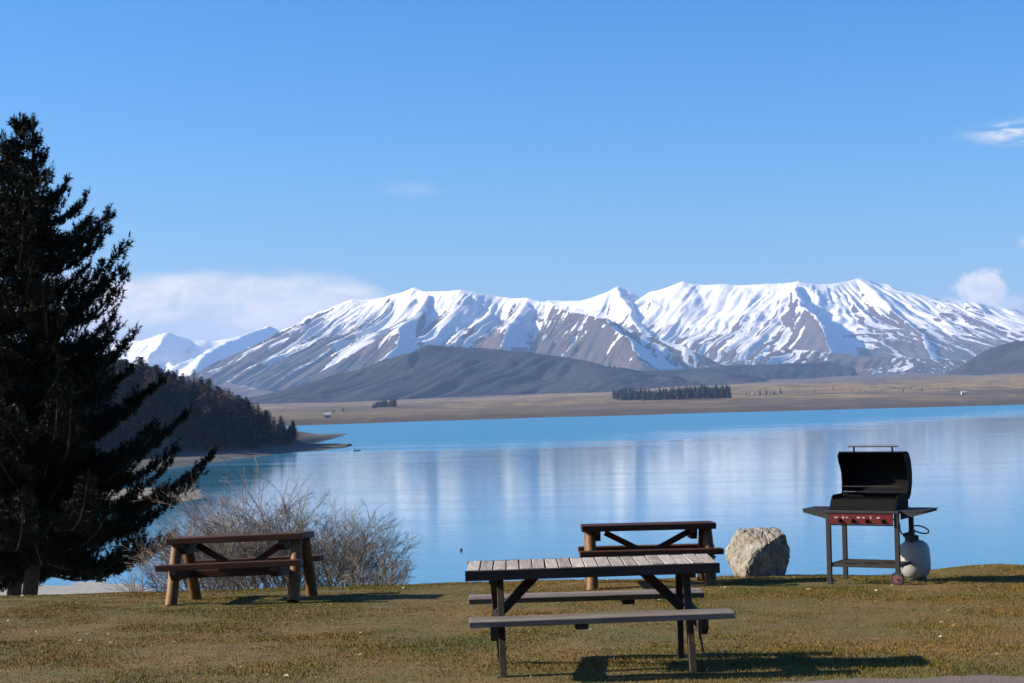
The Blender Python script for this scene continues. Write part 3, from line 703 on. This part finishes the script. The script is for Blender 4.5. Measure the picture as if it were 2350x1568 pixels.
    for sx in (-1, 1): MB().tube([(sx * 0.36, 0.25, 1.0), (sx * 0.40, 0.25, 1.0)], 0.018, 10).build('hinge', MT['steel'], root)
    # side shelves with deepening skirts
    for sx in (-1, 1):
        L = 0.285; x0 = sx * (W / 2 + 0.037)
        s = MB(); s.box((x0 + sx * L / 2, 0, 0.856), (L, Dp - 0.06, 0.018), None, 0.004)
        sh = s.build('side_shelf', shelf, root)
        for sy in (-1, 1):
            k = MB(); y = sy * (Dp / 2 - 0.038)
            k.extrude([(x0, 0.846), (x0 + sx * L, 0.846), (x0 + sx * L, 0.832), (x0, 0.758)], 1, y - 0.008, y + 0.008); k.build('shelf_bracket', shelf, sh)
        for j in range(6): MB().box((x0 + sx * (0.05 + 0.048 * j), 0, 0.8665), (0.032, Dp - 0.10, 0.006), None, 0.001).build('shelf_slat', shelf, sh)
    return root
barbecue()

def gas_bottle():
    c = at(2104, 1328, 20.9); g = gz(c.x, 20.9)
    root = empty('gas_bottle', (c.x, 20.9, g), (R(-2), R(-3), 0))
    tag(root, 'white gas bottle standing right of the barbecue', 'gas bottle')
    wh = plain_mat('white_bottle_paint', (0.30, 0.29, 0.27), 0.5, 0, 18, 0.12, 0.05)
    dk = plain_mat('dark_foot_ring', (0.03, 0.028, 0.026), 0.6)
    MB().lathe([(0.115, -0.02), (0.118, 0.045)], (0, 0, 0), 28).build('foot_ring', dk, root)
    prof = [(0.05, 0.030), (0.10, 0.042), (0.150, 0.080), (0.176, 0.135), (0.182, 0.19), (0.182, 0.345), (0.176, 0.395), (0.152, 0.445), (0.105, 0.478), (0.05, 0.492)]
    b = MB().lathe(prof, (0, 0, 0), 36).build('tank', wh, root, True)
    MB().lathe([(0.1835, 0.262), (0.1835, 0.272)], (0, 0, 0), 36).build('weld_band', wh, root)
    # collar: part ring with cut-out
    col = MB(); n = 20
    for k in range(n):
        a0 = R(-110 + 220 * k / n); a1 = R(-110 + 220 * (k + 1) / n)
        q = [(0.098 * math.cos(a0), 0.098 * math.sin(a0)), (0.098 * math.cos(a1), 0.098 * math.sin(a1)), (0.092 * math.cos(a1), 0.092 * math.sin(a1)), (0.092 * math.cos(a0), 0.092 * math.sin(a0))]
        col.extrude(q, 2, 0.47, 0.58 if 3 < k < 16 else 0.545)
    co = col.build('collar', dk, root); co.rotation_euler = (0, 0, R(190))
    v = MB(); v.tube([(0, 0, 0.485), (0, 0, 0.56)], 0.022, 12); v.tube([(-0.05, 0, 0.535), (0.05, 0, 0.535)], 0.014, 10); v.lathe([(0.03, 0.56), (0.033, 0.572), (0.026, 0.59)], (0, 0, 0), 12)
    v.build('valve', dk, root)
    # regulator and looped hose
    rg = MB(); rg.lathe([(0.034, 0), (0.04, 0.012), (0.04, 0.026), (0.02, 0.036)], (-0.085, -0.02, 0.535), 16); rg.build('regulator', dk, root, True)
    pts = []
    for k in range(29):
        t = k / 28; a = R(190 - 400 * t)
        pts.append((0.105 + 0.095 * math.cos(a), 0.03 + 0.075 * math.sin(a), 0.605 + 0.042 * math.sin(a) - 0.022 * math.cos(a)))
    pts = [(-0.085, -0.02, 0.56), (-0.04, 0.0, 0.592)] + pts
    MB().tube(pts, 0.009, 8).build('hose', MT['rubber'], root, True)
    MB().tube([(-0.085, -0.02, 0.56), (-0.135, -0.02, 0.575), (-0.152, -0.02, 0.62), (-0.152, -0.015, 0.70), (-0.175, -0.01, 0.745), (-0.24, 0.0, 0.75)], 0.010, 8).build('hose', MT['rubber'], root, True)
gas_bottle()

# ------------------------------------------------------------------ boulder
def boulder():
    Y = 23.0; c = at(1742, 1315, Y); g = gz(c.x, Y)
    s = 1 / 174.0                      # metres per pixel there
    def P(px, py, y): return Vector(((px - 1742) * s, y, (1318 - py) * s))
    pts = [P(1668, 1272, 0.0), P(1672, 1255, .2), P(1700, 1215, 0.05), P(1705, 1212, .34), P(1745, 1209, .0), P(1790, 1211, .08), P(1795, 1212, .38), P(1797, 1219, -.22),
           P(1812, 1248, -0.10), P(1811, 1262, .3), P(1811, 1275, -.14), P(1807, 1300, 0.05), P(1803, 1325, .1), P(1800, 1325, .4),
           P(1693, 1318, -.18), P(1702, 1325, -.32), P(1709, 1290, -.335), P(1722, 1262, -.34), P(1758, 1238, -.325), P(1800, 1290, -.14), P(1795, 1326, -.15), P(1750, 1326, -.26),
           P(1690, 1320, .1), P(1685, 1300, -.06), P(1700, 1326, .45), P(1672, 1280, .28), P(1715, 1225, .5), P(1780, 1225, .52), P(1790, 1300, .55), P(1690, 1290, .48)]
    bm = bmesh.new()
    for p in pts: bm.verts.new(p)
    bmesh.ops.convex_hull(bm, input=bm.verts[:])
    for v in [v for v in bm.verts if not v.link_faces]: bm.verts.remove(v)
    bmesh.ops.triangulate(bm, faces=bm.faces[:])
    bmesh.ops.bevel(bm, geom=bm.edges[:], offset=0.012, segments=2, affect='EDGES')
    bmesh.ops.triangulate(bm, faces=bm.faces[:])
    for k in range(4): 
        es = [e for e in bm.edges if e.calc_length() > (0.09, 0.05, 0.03, 0.018)[k]]
        bmesh.ops.subdivide_edges(bm, edges=es, cuts=1); bmesh.ops.triangulate(bm, faces=bm.faces[:])
    bm.normal_update()
    from mathutils import noise as mn
    nv = {}
    for v in bm.verts:
        p = v.co; d = 0.014 * mn.fractal(p * 4.5, 0.9, 2.1, 6) + 0.008 * (abs(mn.noise(p * 11)) - .25) * 2 + 0.005 * mn.noise(p * 30)
        q = Vector((p.x * 16 + p.z * 5, p.y * 6, p.z * 6 - p.x * 4)); d -= 0.016 * max(0, 0.22 - abs(mn.noise(q))) * 4
        nv[v] = v.normal * d
    for v, d in nv.items(): v.co += d
    me = bpy.data.meshes.new('boulder'); bm.to_mesh(me); bm.free()
    m = MatB('boulder_stone'); v = m.coord('Object')
    n1 = m.noise(v, 5, 8, 0.7, 0.5); n2 = m.noise(v, 45, 5, 0.75); n3 = m.noise(m.coord('Object', (1, 1, 2.2)), 9, 6, 0.7)
    c1 = m.ramp(n1, [(0.32, (0.095, 0.082, 0.066)), (0.5, (0.20, 0.178, 0.145)), (0.68, (0.32, 0.295, 0.25))])
    c1 = m.mix(m.rng(n3, 0.52, 0.66), c1, (0.13, 0.10, 0.06)); c1 = m.mix(m.math('MULTIPLY', m.rng(n2, 0.5, 0.75), 0.5), c1, (0.44, 0.39, 0.30))
    m.set(Base_Color=c1, Roughness=0.92).bump(n2, 0.6, 0.012)
    o = link('boulder', me, m.m); o.location = (c.x, Y, g)
    tag(o, 'pale rough grey boulder on the lawn edge between table and barbecue', 'boulder')
boulder()

# ------------------------------------------------------------------ pines at the left edge
def rot_about(v, axis, a): return Matrix.Rotation(a, 3, axis) @ v
needle = MatB('pine_needles'); _t = needle.attr('tone')
needle.set(Base_Color=needle.ramp(_t, [(0.0, (0.003, 0.005, 0.002)), (0.65, (0.007, 0.010, 0.004)), (1.0, (0.024, 0.024, 0.009))]), Roughness=0.6)
needle.b.inputs['Specular IOR Level'].default_value = 0.08
bark = MatB('pine_bark'); _v = bark.coord('Object', (9, 9, 2.2)); _n = bark.noise(_v, 2.2, 6, 0.7, 0.4)
bark.set(Base_Color=bark.ramp(_n, [(0.35, (0.016, 0.012, 0.009)), (0.65, (0.050, 0.039, 0.030))]), Roughness=0.95).bump(_n, 0.9, 0.03)

def pine(name, px, Y, top_py, env, seed, label, bottom=1.2):
    r = random.Random(seed); rn = np.random.default_rng(seed)
    base_xy = at(px, 1370, Y); bx = base_xy.x; bz = float(bank_z(np.array([bx]), np.array([Y]))[0]) - 0.15
    topz = at(px, top_py, Y).z; H = topz - bz
    root = empty(name, (bx, Y, bz)); tag(root, label, 'tree', None)
    tp = [(r.uniform(-.03, .03) * k, r.uniform(-.03, .03) * k, H * k / 12) for k in range(13)]
    MB().tube(tp, [0.185 * (1 - k / 12.6) ** 0.8 + 0.012 for k in range(13)], 10).build('trunk', bark.m, root, True)
    limbs = MB(); shoots = []          # (pos, dir, len)
    eh = [e[0] - bz for e in env]; er = [e[1] for e in env]
    z = bottom
    whorl = 0
    while z < H - 0.25:
        R0 = float(np.interp(z + 0.25, eh, er)); nb = r.choice((7, 7, 8, 8)) if z < H * 0.8 else 6
        a0 = r.uniform(0, 6.28)
        for b in range(nb):
            a = a0 + 6.283 * b / nb + r.uniform(-.35, .35)
            Ln = R0 * r.uniform(0.66, 1.15)
            if Ln < 0.15: Ln = 0.15
            d = Vector((math.cos(a), math.sin(a), 0)); z0 = z + r.uniform(-.12, .12)
            up0 = r.uniform(-0.16, 0.06) - 0.22 * max(0, 1 - z / (H * 0.42)) + 0.55 * max(0, (z / H - 0.6)) * 2
            pts = []; nseg = 7
            for k in range(nseg + 1):
                f = k / nseg; lift = up0 * f * Ln + 0.78 * Ln * max(0, f - 0.45) ** 1.5 - 0.10 * Ln * math.sin(math.pi * f) * 0.5
                sidew = Vector((-d.y, d.x, 0)) * (0.10 * Ln * math.sin(f * 2.4 + b))
                pts.append(Vector((0, 0, z0)) + d * (Ln * f) + sidew + Vector((0, 0, lift)))
            limbs.tube(pts, [0.012 + 0.030 * (1 - k / nseg) * min(1, Ln / 2) for k in range(nseg + 1)], 5, False)
            # twigs on both sides, shoots turned upwards
            nt = max(3, int(Ln / 0.11))
            for k in range(nt):
                f = 0.16 + 0.84 * (k + r.random()) / nt; f = min(f, 1.0)
                i = min(int(f * nseg), nseg - 1); q = pts[i].lerp(pts[i + 1], f * nseg - i)
                for s in (-1, 1):
                    tl = (0.10 + 0.34 * math.sin(math.pi * min(1, f * 0.85 + 0.15)) * min(1, Ln / 1.6)) * r.uniform(0.5, 1.25)
                    sd = (Vector((-d.y, d.x, 0)) * s + d * r.uniform(0.3, 0.9)).normalized()
                    e = q + sd * tl + Vector((0, 0, tl * r.uniform(0.0, 0.45)))
                    m = max(1, int(tl / 0.12))
                    for j in range(m + 1):
                        g = q.lerp(e, (j + 0.6) / (m + 0.6)); dr = (sd * 0.5 + Vector((r.uniform(-.35, .35), r.uniform(-.35, .35), 0.95))).normalized()
                        shoots.append((g + Vector((0, 0, r.uniform(-.08, .06))), dr, r.uniform(0.15, 0.27)))
                if r.random() < 0.75: shoots.append((q, (Vector((r.uniform(-.3, .3), r.uniform(-.3, .3), 1)) + d * 0.3).normalized(), r.uniform(0.12, 0.22)))
            shoots.append((pts[-1], (d * 0.35 + Vector((0, 0, 0.95))).normalized(), 0.34))
        z += r.uniform(0.46, 0.66) * (1.0 if z < H * .8 else 0.62); whorl += 1
    for k in range(6): shoots.append((Vector((0, 0, H - 0.28 + 0.05 * k)), Vector((r.uniform(-.2, .2), r.uniform(-.2, .2), 1)).normalized(), 0.22))
    limbs.build('limbs', bark.m, root)
    S = len(shoots); K = 24
    pos = np.array([s[0] for s in shoots]); dr = np.array([s[1] for s in shoots]); ln = np.array([s[2] for s in shoots])
    pos = np.repeat(pos, K, 0); dr = np.repeat(dr, K, 0); ln = np.repeat(ln, K)
    n = S * K; rnd3 = rn.normal(size=(n, 3)); rnd3 /= np.linalg.norm(rnd3, axis=1, keepdims=True)
    nd = dr * 0.62 + rnd3 * 0.72; nd /= np.linalg.norm(nd, axis=1, keepdims=True)
    b0 = pos + dr * (ln * rn.uniform(-0.1, 0.75, n))[:, None]
    L = rn.uniform(0.075, 0.13, n); sv = np.cross(nd, rn.normal(size=(n, 3))); sv /= np.linalg.norm(sv, axis=1, keepdims=True)
    wd = rn.uniform(0.008, 0.015, n)
    v = np.stack([b0 - sv * wd[:, None], b0 + sv * wd[:, None], b0 + nd * L[:, None]], 1).reshape(-1, 3)
    me = np_mesh('crown', v, np.arange(n * 3).reshape(n, 3))
    tone = np.clip(np.repeat(rn.uniform(0, 0.75, S), K) + rn.normal(0, 0.14, n), 0, 1); attr(me, 'tone', np.repeat(tone, 3))
    link('crown', me, needle.m, root)
    return S
SIL = [(275, 0.05), (300, .28), (330, .36), (390, .66), (430, .82), (470, 1.15), (490, 1.4), (525, 1.95), (585, 2.1), (640, 2.25), (680, 2.5), (740, 2.55), (800, 2.4), (850, 2.5), (930, 3.0), (1000, 3.3), (1080, 3.6), (1140, 3.6), (1190, 3.85), (1230, 3.3), (1280, 2.4), (1320, 1.6), (1360, 1.35), (1420, 1.3), (1600, 1.2)]
env1 = sorted([(at(70, y, 38).z, rr) for y, rr in SIL]); env2 = sorted([(at(30, y + 60, 39.6).z, rr * 0.95) for y, rr in SIL])
ns1 = pine('pine_tree', 68, 38.0, 278, env1, 4, 'tall dark pine with a broad ragged crown at the left edge', 3.4)
ns2 = pine('pine_tree', 30, 39.8, 345, env2, 9, 'slightly lower dark pine standing behind the tall one at left', 3.6)
print('shoots', ns1, ns2)

# ------------------------------------------------------------------ leafless bushes on the bank
def twig_mat(name, a, b):
    m = MatB(name); n = m.noise(m.coord('Object'), 3, 4, 0.6); m.set(Base_Color=m.mix(n, a, b), Roughness=0.85); return m.m
TW_GREY = twig_mat('grey_brown_twigs', (0.085, 0.066, 0.048), (0.20, 0.165, 0.125))
TW_RED = twig_mat('reddish_twigs', (0.10, 0.050, 0.030), (0.19, 0.105, 0.068))
TW_DARK = twig_mat('dark_stems', (0.055, 0.043, 0.035), (0.12, 0.095, 0.075))
def bush(px, Y, top_py, spread, seed, label, mat, nst=16, lean=0.0, depth=4, stem=0.022, dense=1.0):
    r = random.Random(seed); c = at(px, 1345, Y); bz = float(bank_z(np.array([c.x]), np.array([Y]))[0]) - 0.06
    H = at(px, top_py, Y).z - bz
    root = empty('leafless_bush', (c.x, Y, bz)); tag(root, label, 'bush')
    st = MB(); tw = MB()
    def grow(p, d, L, rad, lv):
        n = 4 if lv < 2 else 3; pts = [p]; q = p.copy(); dd = d.copy()
        for k in range(n):
            dd = (dd + Vector((r.gauss(0, .11), r.gauss(0, .11), (0.05 if lv < 2 else -0.05) + r.gauss(0, .07)))).normalized()
            q = q + dd * (L / n); pts.append(q.copy())
        rr = [max(0.0023, rad * (1 - 0.45 * k / n)) for k in range(n + 1)]
        (st if lv < 1 else tw).tube(pts, rr, 5 if lv < 1 else 3, False)
        if lv >= depth: return
        kids = r.choice((4, 4, 5)) if lv < 2 else r.choice((3, 3, 4))
        kids = int(kids * dense + r.random() * 0.9) if lv > 0 else kids
        for j in range(kids):
            f = r.uniform(0.35, 1.0) if j else 1.0
            i = min(int(f * n), n - 1); b = pts[i].lerp(pts[i + 1], f * n - i)
            sd = Vector((r.gauss(0, 1), r.gauss(0, 1), r.gauss(0, 0.5))).normalized()
            nd = (dd + sd * r.uniform(0.4, 0.85) + Vector((0, 0, 0.08))).normalized()
            grow(b, nd, L * r.uniform(0.52, 0.78), max(0.0023, rad * 0.55), lv + 1)
    for s in range(nst):
        a = 6.283 * s / nst + r.uniform(-.3, .3); t = math.sqrt((s + 0.5) / nst) * r.uniform(0.7, 1.1)
        d = Vector((math.cos(a) * t * spread + lean, math.sin(a) * t * spread * 0.7, 1)).normalized()
        grow(Vector((math.cos(a) * 0.22 * t, math.sin(a) * 0.22 * t, 0)), d, H * 0.46 * (1 - 0.18 * t), stem * r.uniform(0.7, 1.2), 0)
    # scale to the wanted height
    zs = sorted(v[2] for v in tw.v)[int(len(tw.v) * 0.996)]; k = H / zs
    for m in (st, tw): m.v = [(x, y, z * k if z > 0 else z) for x, y, z in m.v]
    st.build('stems', TW_DARK, root); tw.build('twigs', mat, root)
bush(650, 30.5, 1122, 0.62, 11, 'large grey leafless bush behind the left picnic table', TW_GREY, 18, 0.05, 4, 0.024)
bush(790, 29.5, 1170, 0.85, 12, 'grey leafless bush spreading right beyond the left table', TW_GREY, 15, 0.18, 4, 0.022)
bush(515, 32.5, 1088, 0.30, 13, 'reddish leafless bush behind the left end of the left table', TW_RED, 14, 0.0, 4, 0.020)
bush(475, 29.0, 1190, 0.50, 14, 'pale twiggy leafless bush left of the brown left table', TW_GREY, 12, -0.05, 4, 0.016)
bush(870, 27.5, 1262, 0.70, 15, 'small low leafless bush at the right end of the bushes', TW_GREY, 9, 0.05, 3, 0.012)
bush(365, 28.0, 1268, 0.65, 16, 'small thin leafless bush beside the pine branches', TW_RED, 8, 0.0, 3, 0.009, 0.8)

# ------------------------------------------------------------------ wood on the headland
far_green = MatB('far_conifer'); _o = far_green.objrand()
far_green.set(Base_Color=far_green.ramp(_o, [(0, (0.007, 0.010, 0.006)), (1, (0.022, 0.024, 0.011))]), Roughness=0.9)
far_brown = MatB('far_larch'); _o = far_brown.objrand()
far_brown.set(Base_Color=far_brown.ramp(_o, [(0, (0.050, 0.026, 0.010)), (1, (0.125, 0.064, 0.024))]), Roughness=0.9)
def conifer_mesh(name, seed, H, rad, n, mat, airy=0.0, tip=1.0):
    r = np.random.default_rng(seed); mb = MB(); mb.tube([(0, 0, -0.5), (0, 0, H * 0.5), (0, 0, H)], [0.02 * H, 0.012 * H, 0.002 * H], 5)
    mb_v = np.array(mb.v); 
    me = bpy.data.meshes.new(name)
    f = r.random(n) ** 0.8; z = H * (0.08 + 0.92 * f)
    a = r.uniform(0, 6.283, n); lay = 0.78 + 0.22 * np.sin(z / H * 34 + 2 * a)
    rr = rad * (1 - f) ** tip * lay * np.sqrt(r.uniform(0.05 + airy * .2, 1, n)) + 0.02 * H * (1 - f)
    c = np.stack([np.cos(a) * rr, np.sin(a) * rr, z], -1)
    od = np.stack([np.cos(a), np.sin(a), r.uniform(-.5, .45, n)], -1); sv = np.stack([-np.sin(a), np.cos(a), r.uniform(-.3, .3, n)], -1)
    L = H * r.uniform(0.05, 0.12, n) * (1.25 - f * 0.6); Wd = L * r.uniform(0.22, 0.46, n) * (1 - 0.45 * airy)
    v = np.stack([c - sv * Wd[:, None], c + sv * Wd[:, None], c + od * L[:, None]], 1).reshape(-1, 3)
    verts = [tuple(x) for x in mb.v] + [tuple(x) for x in v]; o = len(mb.v)
    faces = list(mb.f) + [(o + 3 * i, o + 3 * i + 1, o + 3 * i + 2) for i in range(n)]
    if not airy:                                    # inner mass of dense twigs, ragged
        o2 = len(verts); K = 9; rings = 7
        for q in range(rings):
            fz = 0.10 + 0.80 * q / (rings - 1)
            for kk in range(K):
                aa = 6.283 * kk / K; rq = rad * 0.62 * (1 - fz) ** tip * r.uniform(0.55, 1.1) + 0.004
                verts.append((math.cos(aa) * rq, math.sin(aa) * rq, H * (fz + r.uniform(-.03, .03))))
        core = [(o2 + q * K + kk, o2 + q * K + (kk + 1) % K, o2 + (q + 1) * K + (kk + 1) % K, o2 + (q + 1) * K + kk) for q in range(rings - 1) for kk in range(K)]
        faces += core; n += len(core)
    me.from_pydata(verts, [], faces); me.materials.append(bark.m); me.materials.append(mat)
    me.polygons.foreach_set('material_index', np.array([0] * len(mb.f) + [1] * n, np.int32)); return me
EVER = [conifer_mesh('evergreen', 100 + i, 1.0, 0.21 + 0.03 * i, 520, far_green.m, 0, 0.75) for i in range(3)]
LARCH = [conifer_mesh('larch', 120 + i, 1.0, 0.17 + 0.02 * i, 420, far_brown.m, 1.0, 0.85) for i in range(2)]
def tree_at(name, me, x, y, z, h, fat, rz, label, group):
    o = bpy.data.objects.new(name, me); COL.objects.link(o); o.location = (x, y, z); o.scale = (h * fat, h * fat, h); o.rotation_euler = (0, 0, rz)
    tag(o, label, 'tree', group); return o
def wood():
    r = random.Random(31); pts = []; tries = 0
    while len(pts) < 430 and tries < 60000:
        tries += 1
        if len(pts) < 300: x = -97 - 105 * r.random(); y = r.uniform(740, 890)
        else: x = r.uniform(-235, -148); y = r.uniform(540, 760)
        z = float(head_z(np.array([x]), np.array([y]))[0])
        if z < 1.5: continue
        if any((x - q[0]) ** 2 + (y - q[1]) ** 2 < 8.5 for q in pts): continue
        pts.append((x, y, z))
    for (x, y, z) in pts:
        lar = r.random() < (0.68 if -165 < x < -105 else 0.32)
        h = r.uniform(10.5, 16.0) * (0.50 + 0.50 * float(sstep(np.array(-x), 100, 138)))
        if r.random() < 0.06: h *= 1.2
        if lar: tree_at('larch_tree', r.choice(LARCH), x, y, z - 0.2, h, r.uniform(1.2, 1.8), r.uniform(0, 6), 'brown leafless larch in the dark wood on the headland', 'larches of the headland wood')
        else: tree_at('conifer_tree', r.choice(EVER), x, y, z - 0.2, h, r.uniform(1.3, 2.0), r.uniform(0, 6), 'dark evergreen conifer in the shaded wood on the headland', 'evergreens of the headland wood')
wood()

# ------------------------------------------------------------------ trees, houses and small things on the far shore
FARG = MatB('plantation_conifer'); _o = FARG.objrand()
FARG.set(Base_Color=FARG.ramp(_o, [(0, (0.006, 0.013, 0.009)), (1, (0.014, 0.024, 0.014))]), Roughness=0.9)
PLT = [conifer_mesh('plantation_tree', 140 + i, 1.0, 0.20 + 0.04 * i, 260, FARG.m, 0, 0.6) for i in range(2)]
def pz(x, y): return float(plain_z(np.array([x]), np.array([y]))[0])
def ground_hit(px, py):
    """first point of the far plain seen at that place"""
    d = ray(px, py); best = None
    for Y in np.arange(1600, 7000, 20.0):
        p = Vector((0, 0, EYE)) + d * (Y / d.y)
        if p.z <= pz(p.x, Y): return p.x, Y
    p = at(px, py, 3000); return p.x, 3000
def grove(px0, px1, py, n, depth, hpx, seed, label, group):
    r = random.Random(seed)
    for k in range(n):
        f = (k + r.random()) / n; px = px0 + (px1 - px0) * f
        x, Y = ground_hit(px, py + (0 if px1 == px0 else -4 * f)); Y2 = Y + r.uniform(0, depth); x2 = x / Y * Y2
        h = hpx * Y / FPX * (r.uniform(0.70, 0.98) * (0.85 + 0.3 * f) if n > 20 and depth < 150 else r.uniform(0.45, 1.15))
        tree_at('plantation_tree', r.choice(PLT), x2, Y2, pz(x2, Y2) - 0.5, h, r.uniform(.9, 1.4), r.uniform(0, 6), label, group)
grove(1408, 1676, 921, 110, 110, 33, 1, 'dark conifer of the long plantation on the far shore', 'plantation conifers')
grove(853, 910, 938, 26, 60, 19, 2, 'dark conifer in the small square grove on the far shore at left', 'grove conifers')
grove(1712, 1800, 912, 11, 240, 13, 3, 'scattered small conifer right of the far plantation', 'scattered far conifers')
grove(1850, 2190, 902, 26, 420, 8, 4, 'low dark scrub tree on the brown far plain', 'scrub trees on the far plain')
grove(760, 800, 948, 6, 30, 9, 5, 'low dark tree on the far shore near the small house', 'trees by the far house')

def house(px, py, wd, label):
    x, Y = ground_hit(px, py); z = pz(x, Y); root = empty('house', (x, Y, z - 0.3)); tag(root, label, 'house')
    L, D, Hh = wd, wd * 0.6, 3.6
    MB().box((0, 0, Hh / 2), (L, D, Hh)).build('wall', plain_mat('white_weatherboard', (0.50, 0.48, 0.44), 0.7), root)
    MB().extrude([(-D / 2 - 0.4, Hh + 0.01), (D / 2 + 0.4, Hh + 0.01), (0, Hh + 2.2)], 0, -L / 2 - 0.4, L / 2 + 0.4).build('roof', plain_mat('grey_roof', (0.35, 0.34, 0.33), 0.6), root)
    gl = plain_mat('window_glass', (0.03, 0.04, 0.05), 0.2)
    for k in (-1, 1): MB().box((k * L * 0.28, -D / 2 - 0.02, 2.0), (1.5, 0.06, 1.3)).build('window', gl, root)
    MB().box((0, -D / 2 - 0.02, 1.35), (1.0, 0.06, 2.1)).build('door', gl, root)
house(2212, 906, 9, 'small white house among scrub on the far plain at right')
house(752, 962, 6, 'small white house on the far shore beyond the headland')

def buoy(px, py, col, label):
    p = on_lake(px, py); root = empty('mooring_buoy', (p.x, p.y, 0)); tag(root, label, 'buoy')
    m = plain_mat('buoy_skin', col, 0.5)
    MB().lathe([(0.05, -0.16), (0.19, -0.08), (0.24, 0.06), (0.22, 0.20), (0.13, 0.32), (0.05, 0.36)], (0, 0, 0), 16).build('float', m, root, True)
    MB().tube([(0.05, 0, 0.35), (0.05, 0, 0.45), (0, 0, 0.50), (-0.05, 0, 0.45), (-0.05, 0, 0.35)], 0.016, 6).build('ring', MT['steel'], root)
buoy(1058, 1264, (0.04, 0.045, 0.055), 'small dark buoy floating left of the middle table')
buoy(1937, 1262, (0.10, 0.11, 0.13), 'small buoy floating on the lake seen between the barbecue legs')

def dinghy(px, py):
    p = on_lake(px, py); root = empty('dinghy', (p.x, p.y, 0), (0, 0, R(12))); tag(root, 'tiny white boat moored off the headland tip', 'boat')
    m = plain_mat('white_hull', (0.72, 0.72, 0.70), 0.4); v = []; n = 9
    for k in range(n):
        f = k / (n - 1); b = 0.75 * (1 - f ** 3) + 0.02; x = -1.8 + 3.6 * f; sh = 0.55 + 0.22 * f * f
        v += [(x, -b, sh), (x, -b * 0.8, 0.1), (x, 0, -0.12), (x, b * 0.8, 0.1), (x, b, sh)]
    me = np_mesh('hull', v, grid_faces(n, 5), False); h = link('hull', me, m, root)
    MB().box((-0.5, 0, 0.42), (0.25, 1.3, 0.04)).build('thwart', m, root); MB().box((0.6, 0, 0.44), (0.25, 1.15, 0.04)).build('thwart', m, root)
    MB().box((-1.8, 0, 0.28), (0.06, 1.3, 0.55)).build('transom', m, root)
dinghy(818, 1035)
# ------------------------------------------------------------------ haze
def make_haze():
    mb = MB(); mb.box((0, 20500, 660), (52000, 42500, 1332))
    m = bpy.data.materials.new('haze_air'); m.use_nodes = True; nt = m.node_tree
    nt.nodes.remove(nt.nodes['Principled BSDF'])
    v = nt.nodes.new('ShaderNodeVolumePrincipled'); v.inputs['Color'].default_value = (0.38, 0.58, 1.0, 1)
    v.inputs['Density'].default_value = HAZE; v.inputs['Anisotropy'].default_value = 0.0
    nt.links.new(v.outputs[0], nt.nodes['Material Output'].inputs['Volume'])
    o = mb.build('haze', m); tag(o, 'thin blue winter haze in the air over the lake and mountains', 'haze', kind='stuff')
HAZE = 3.9e-5
make_haze()
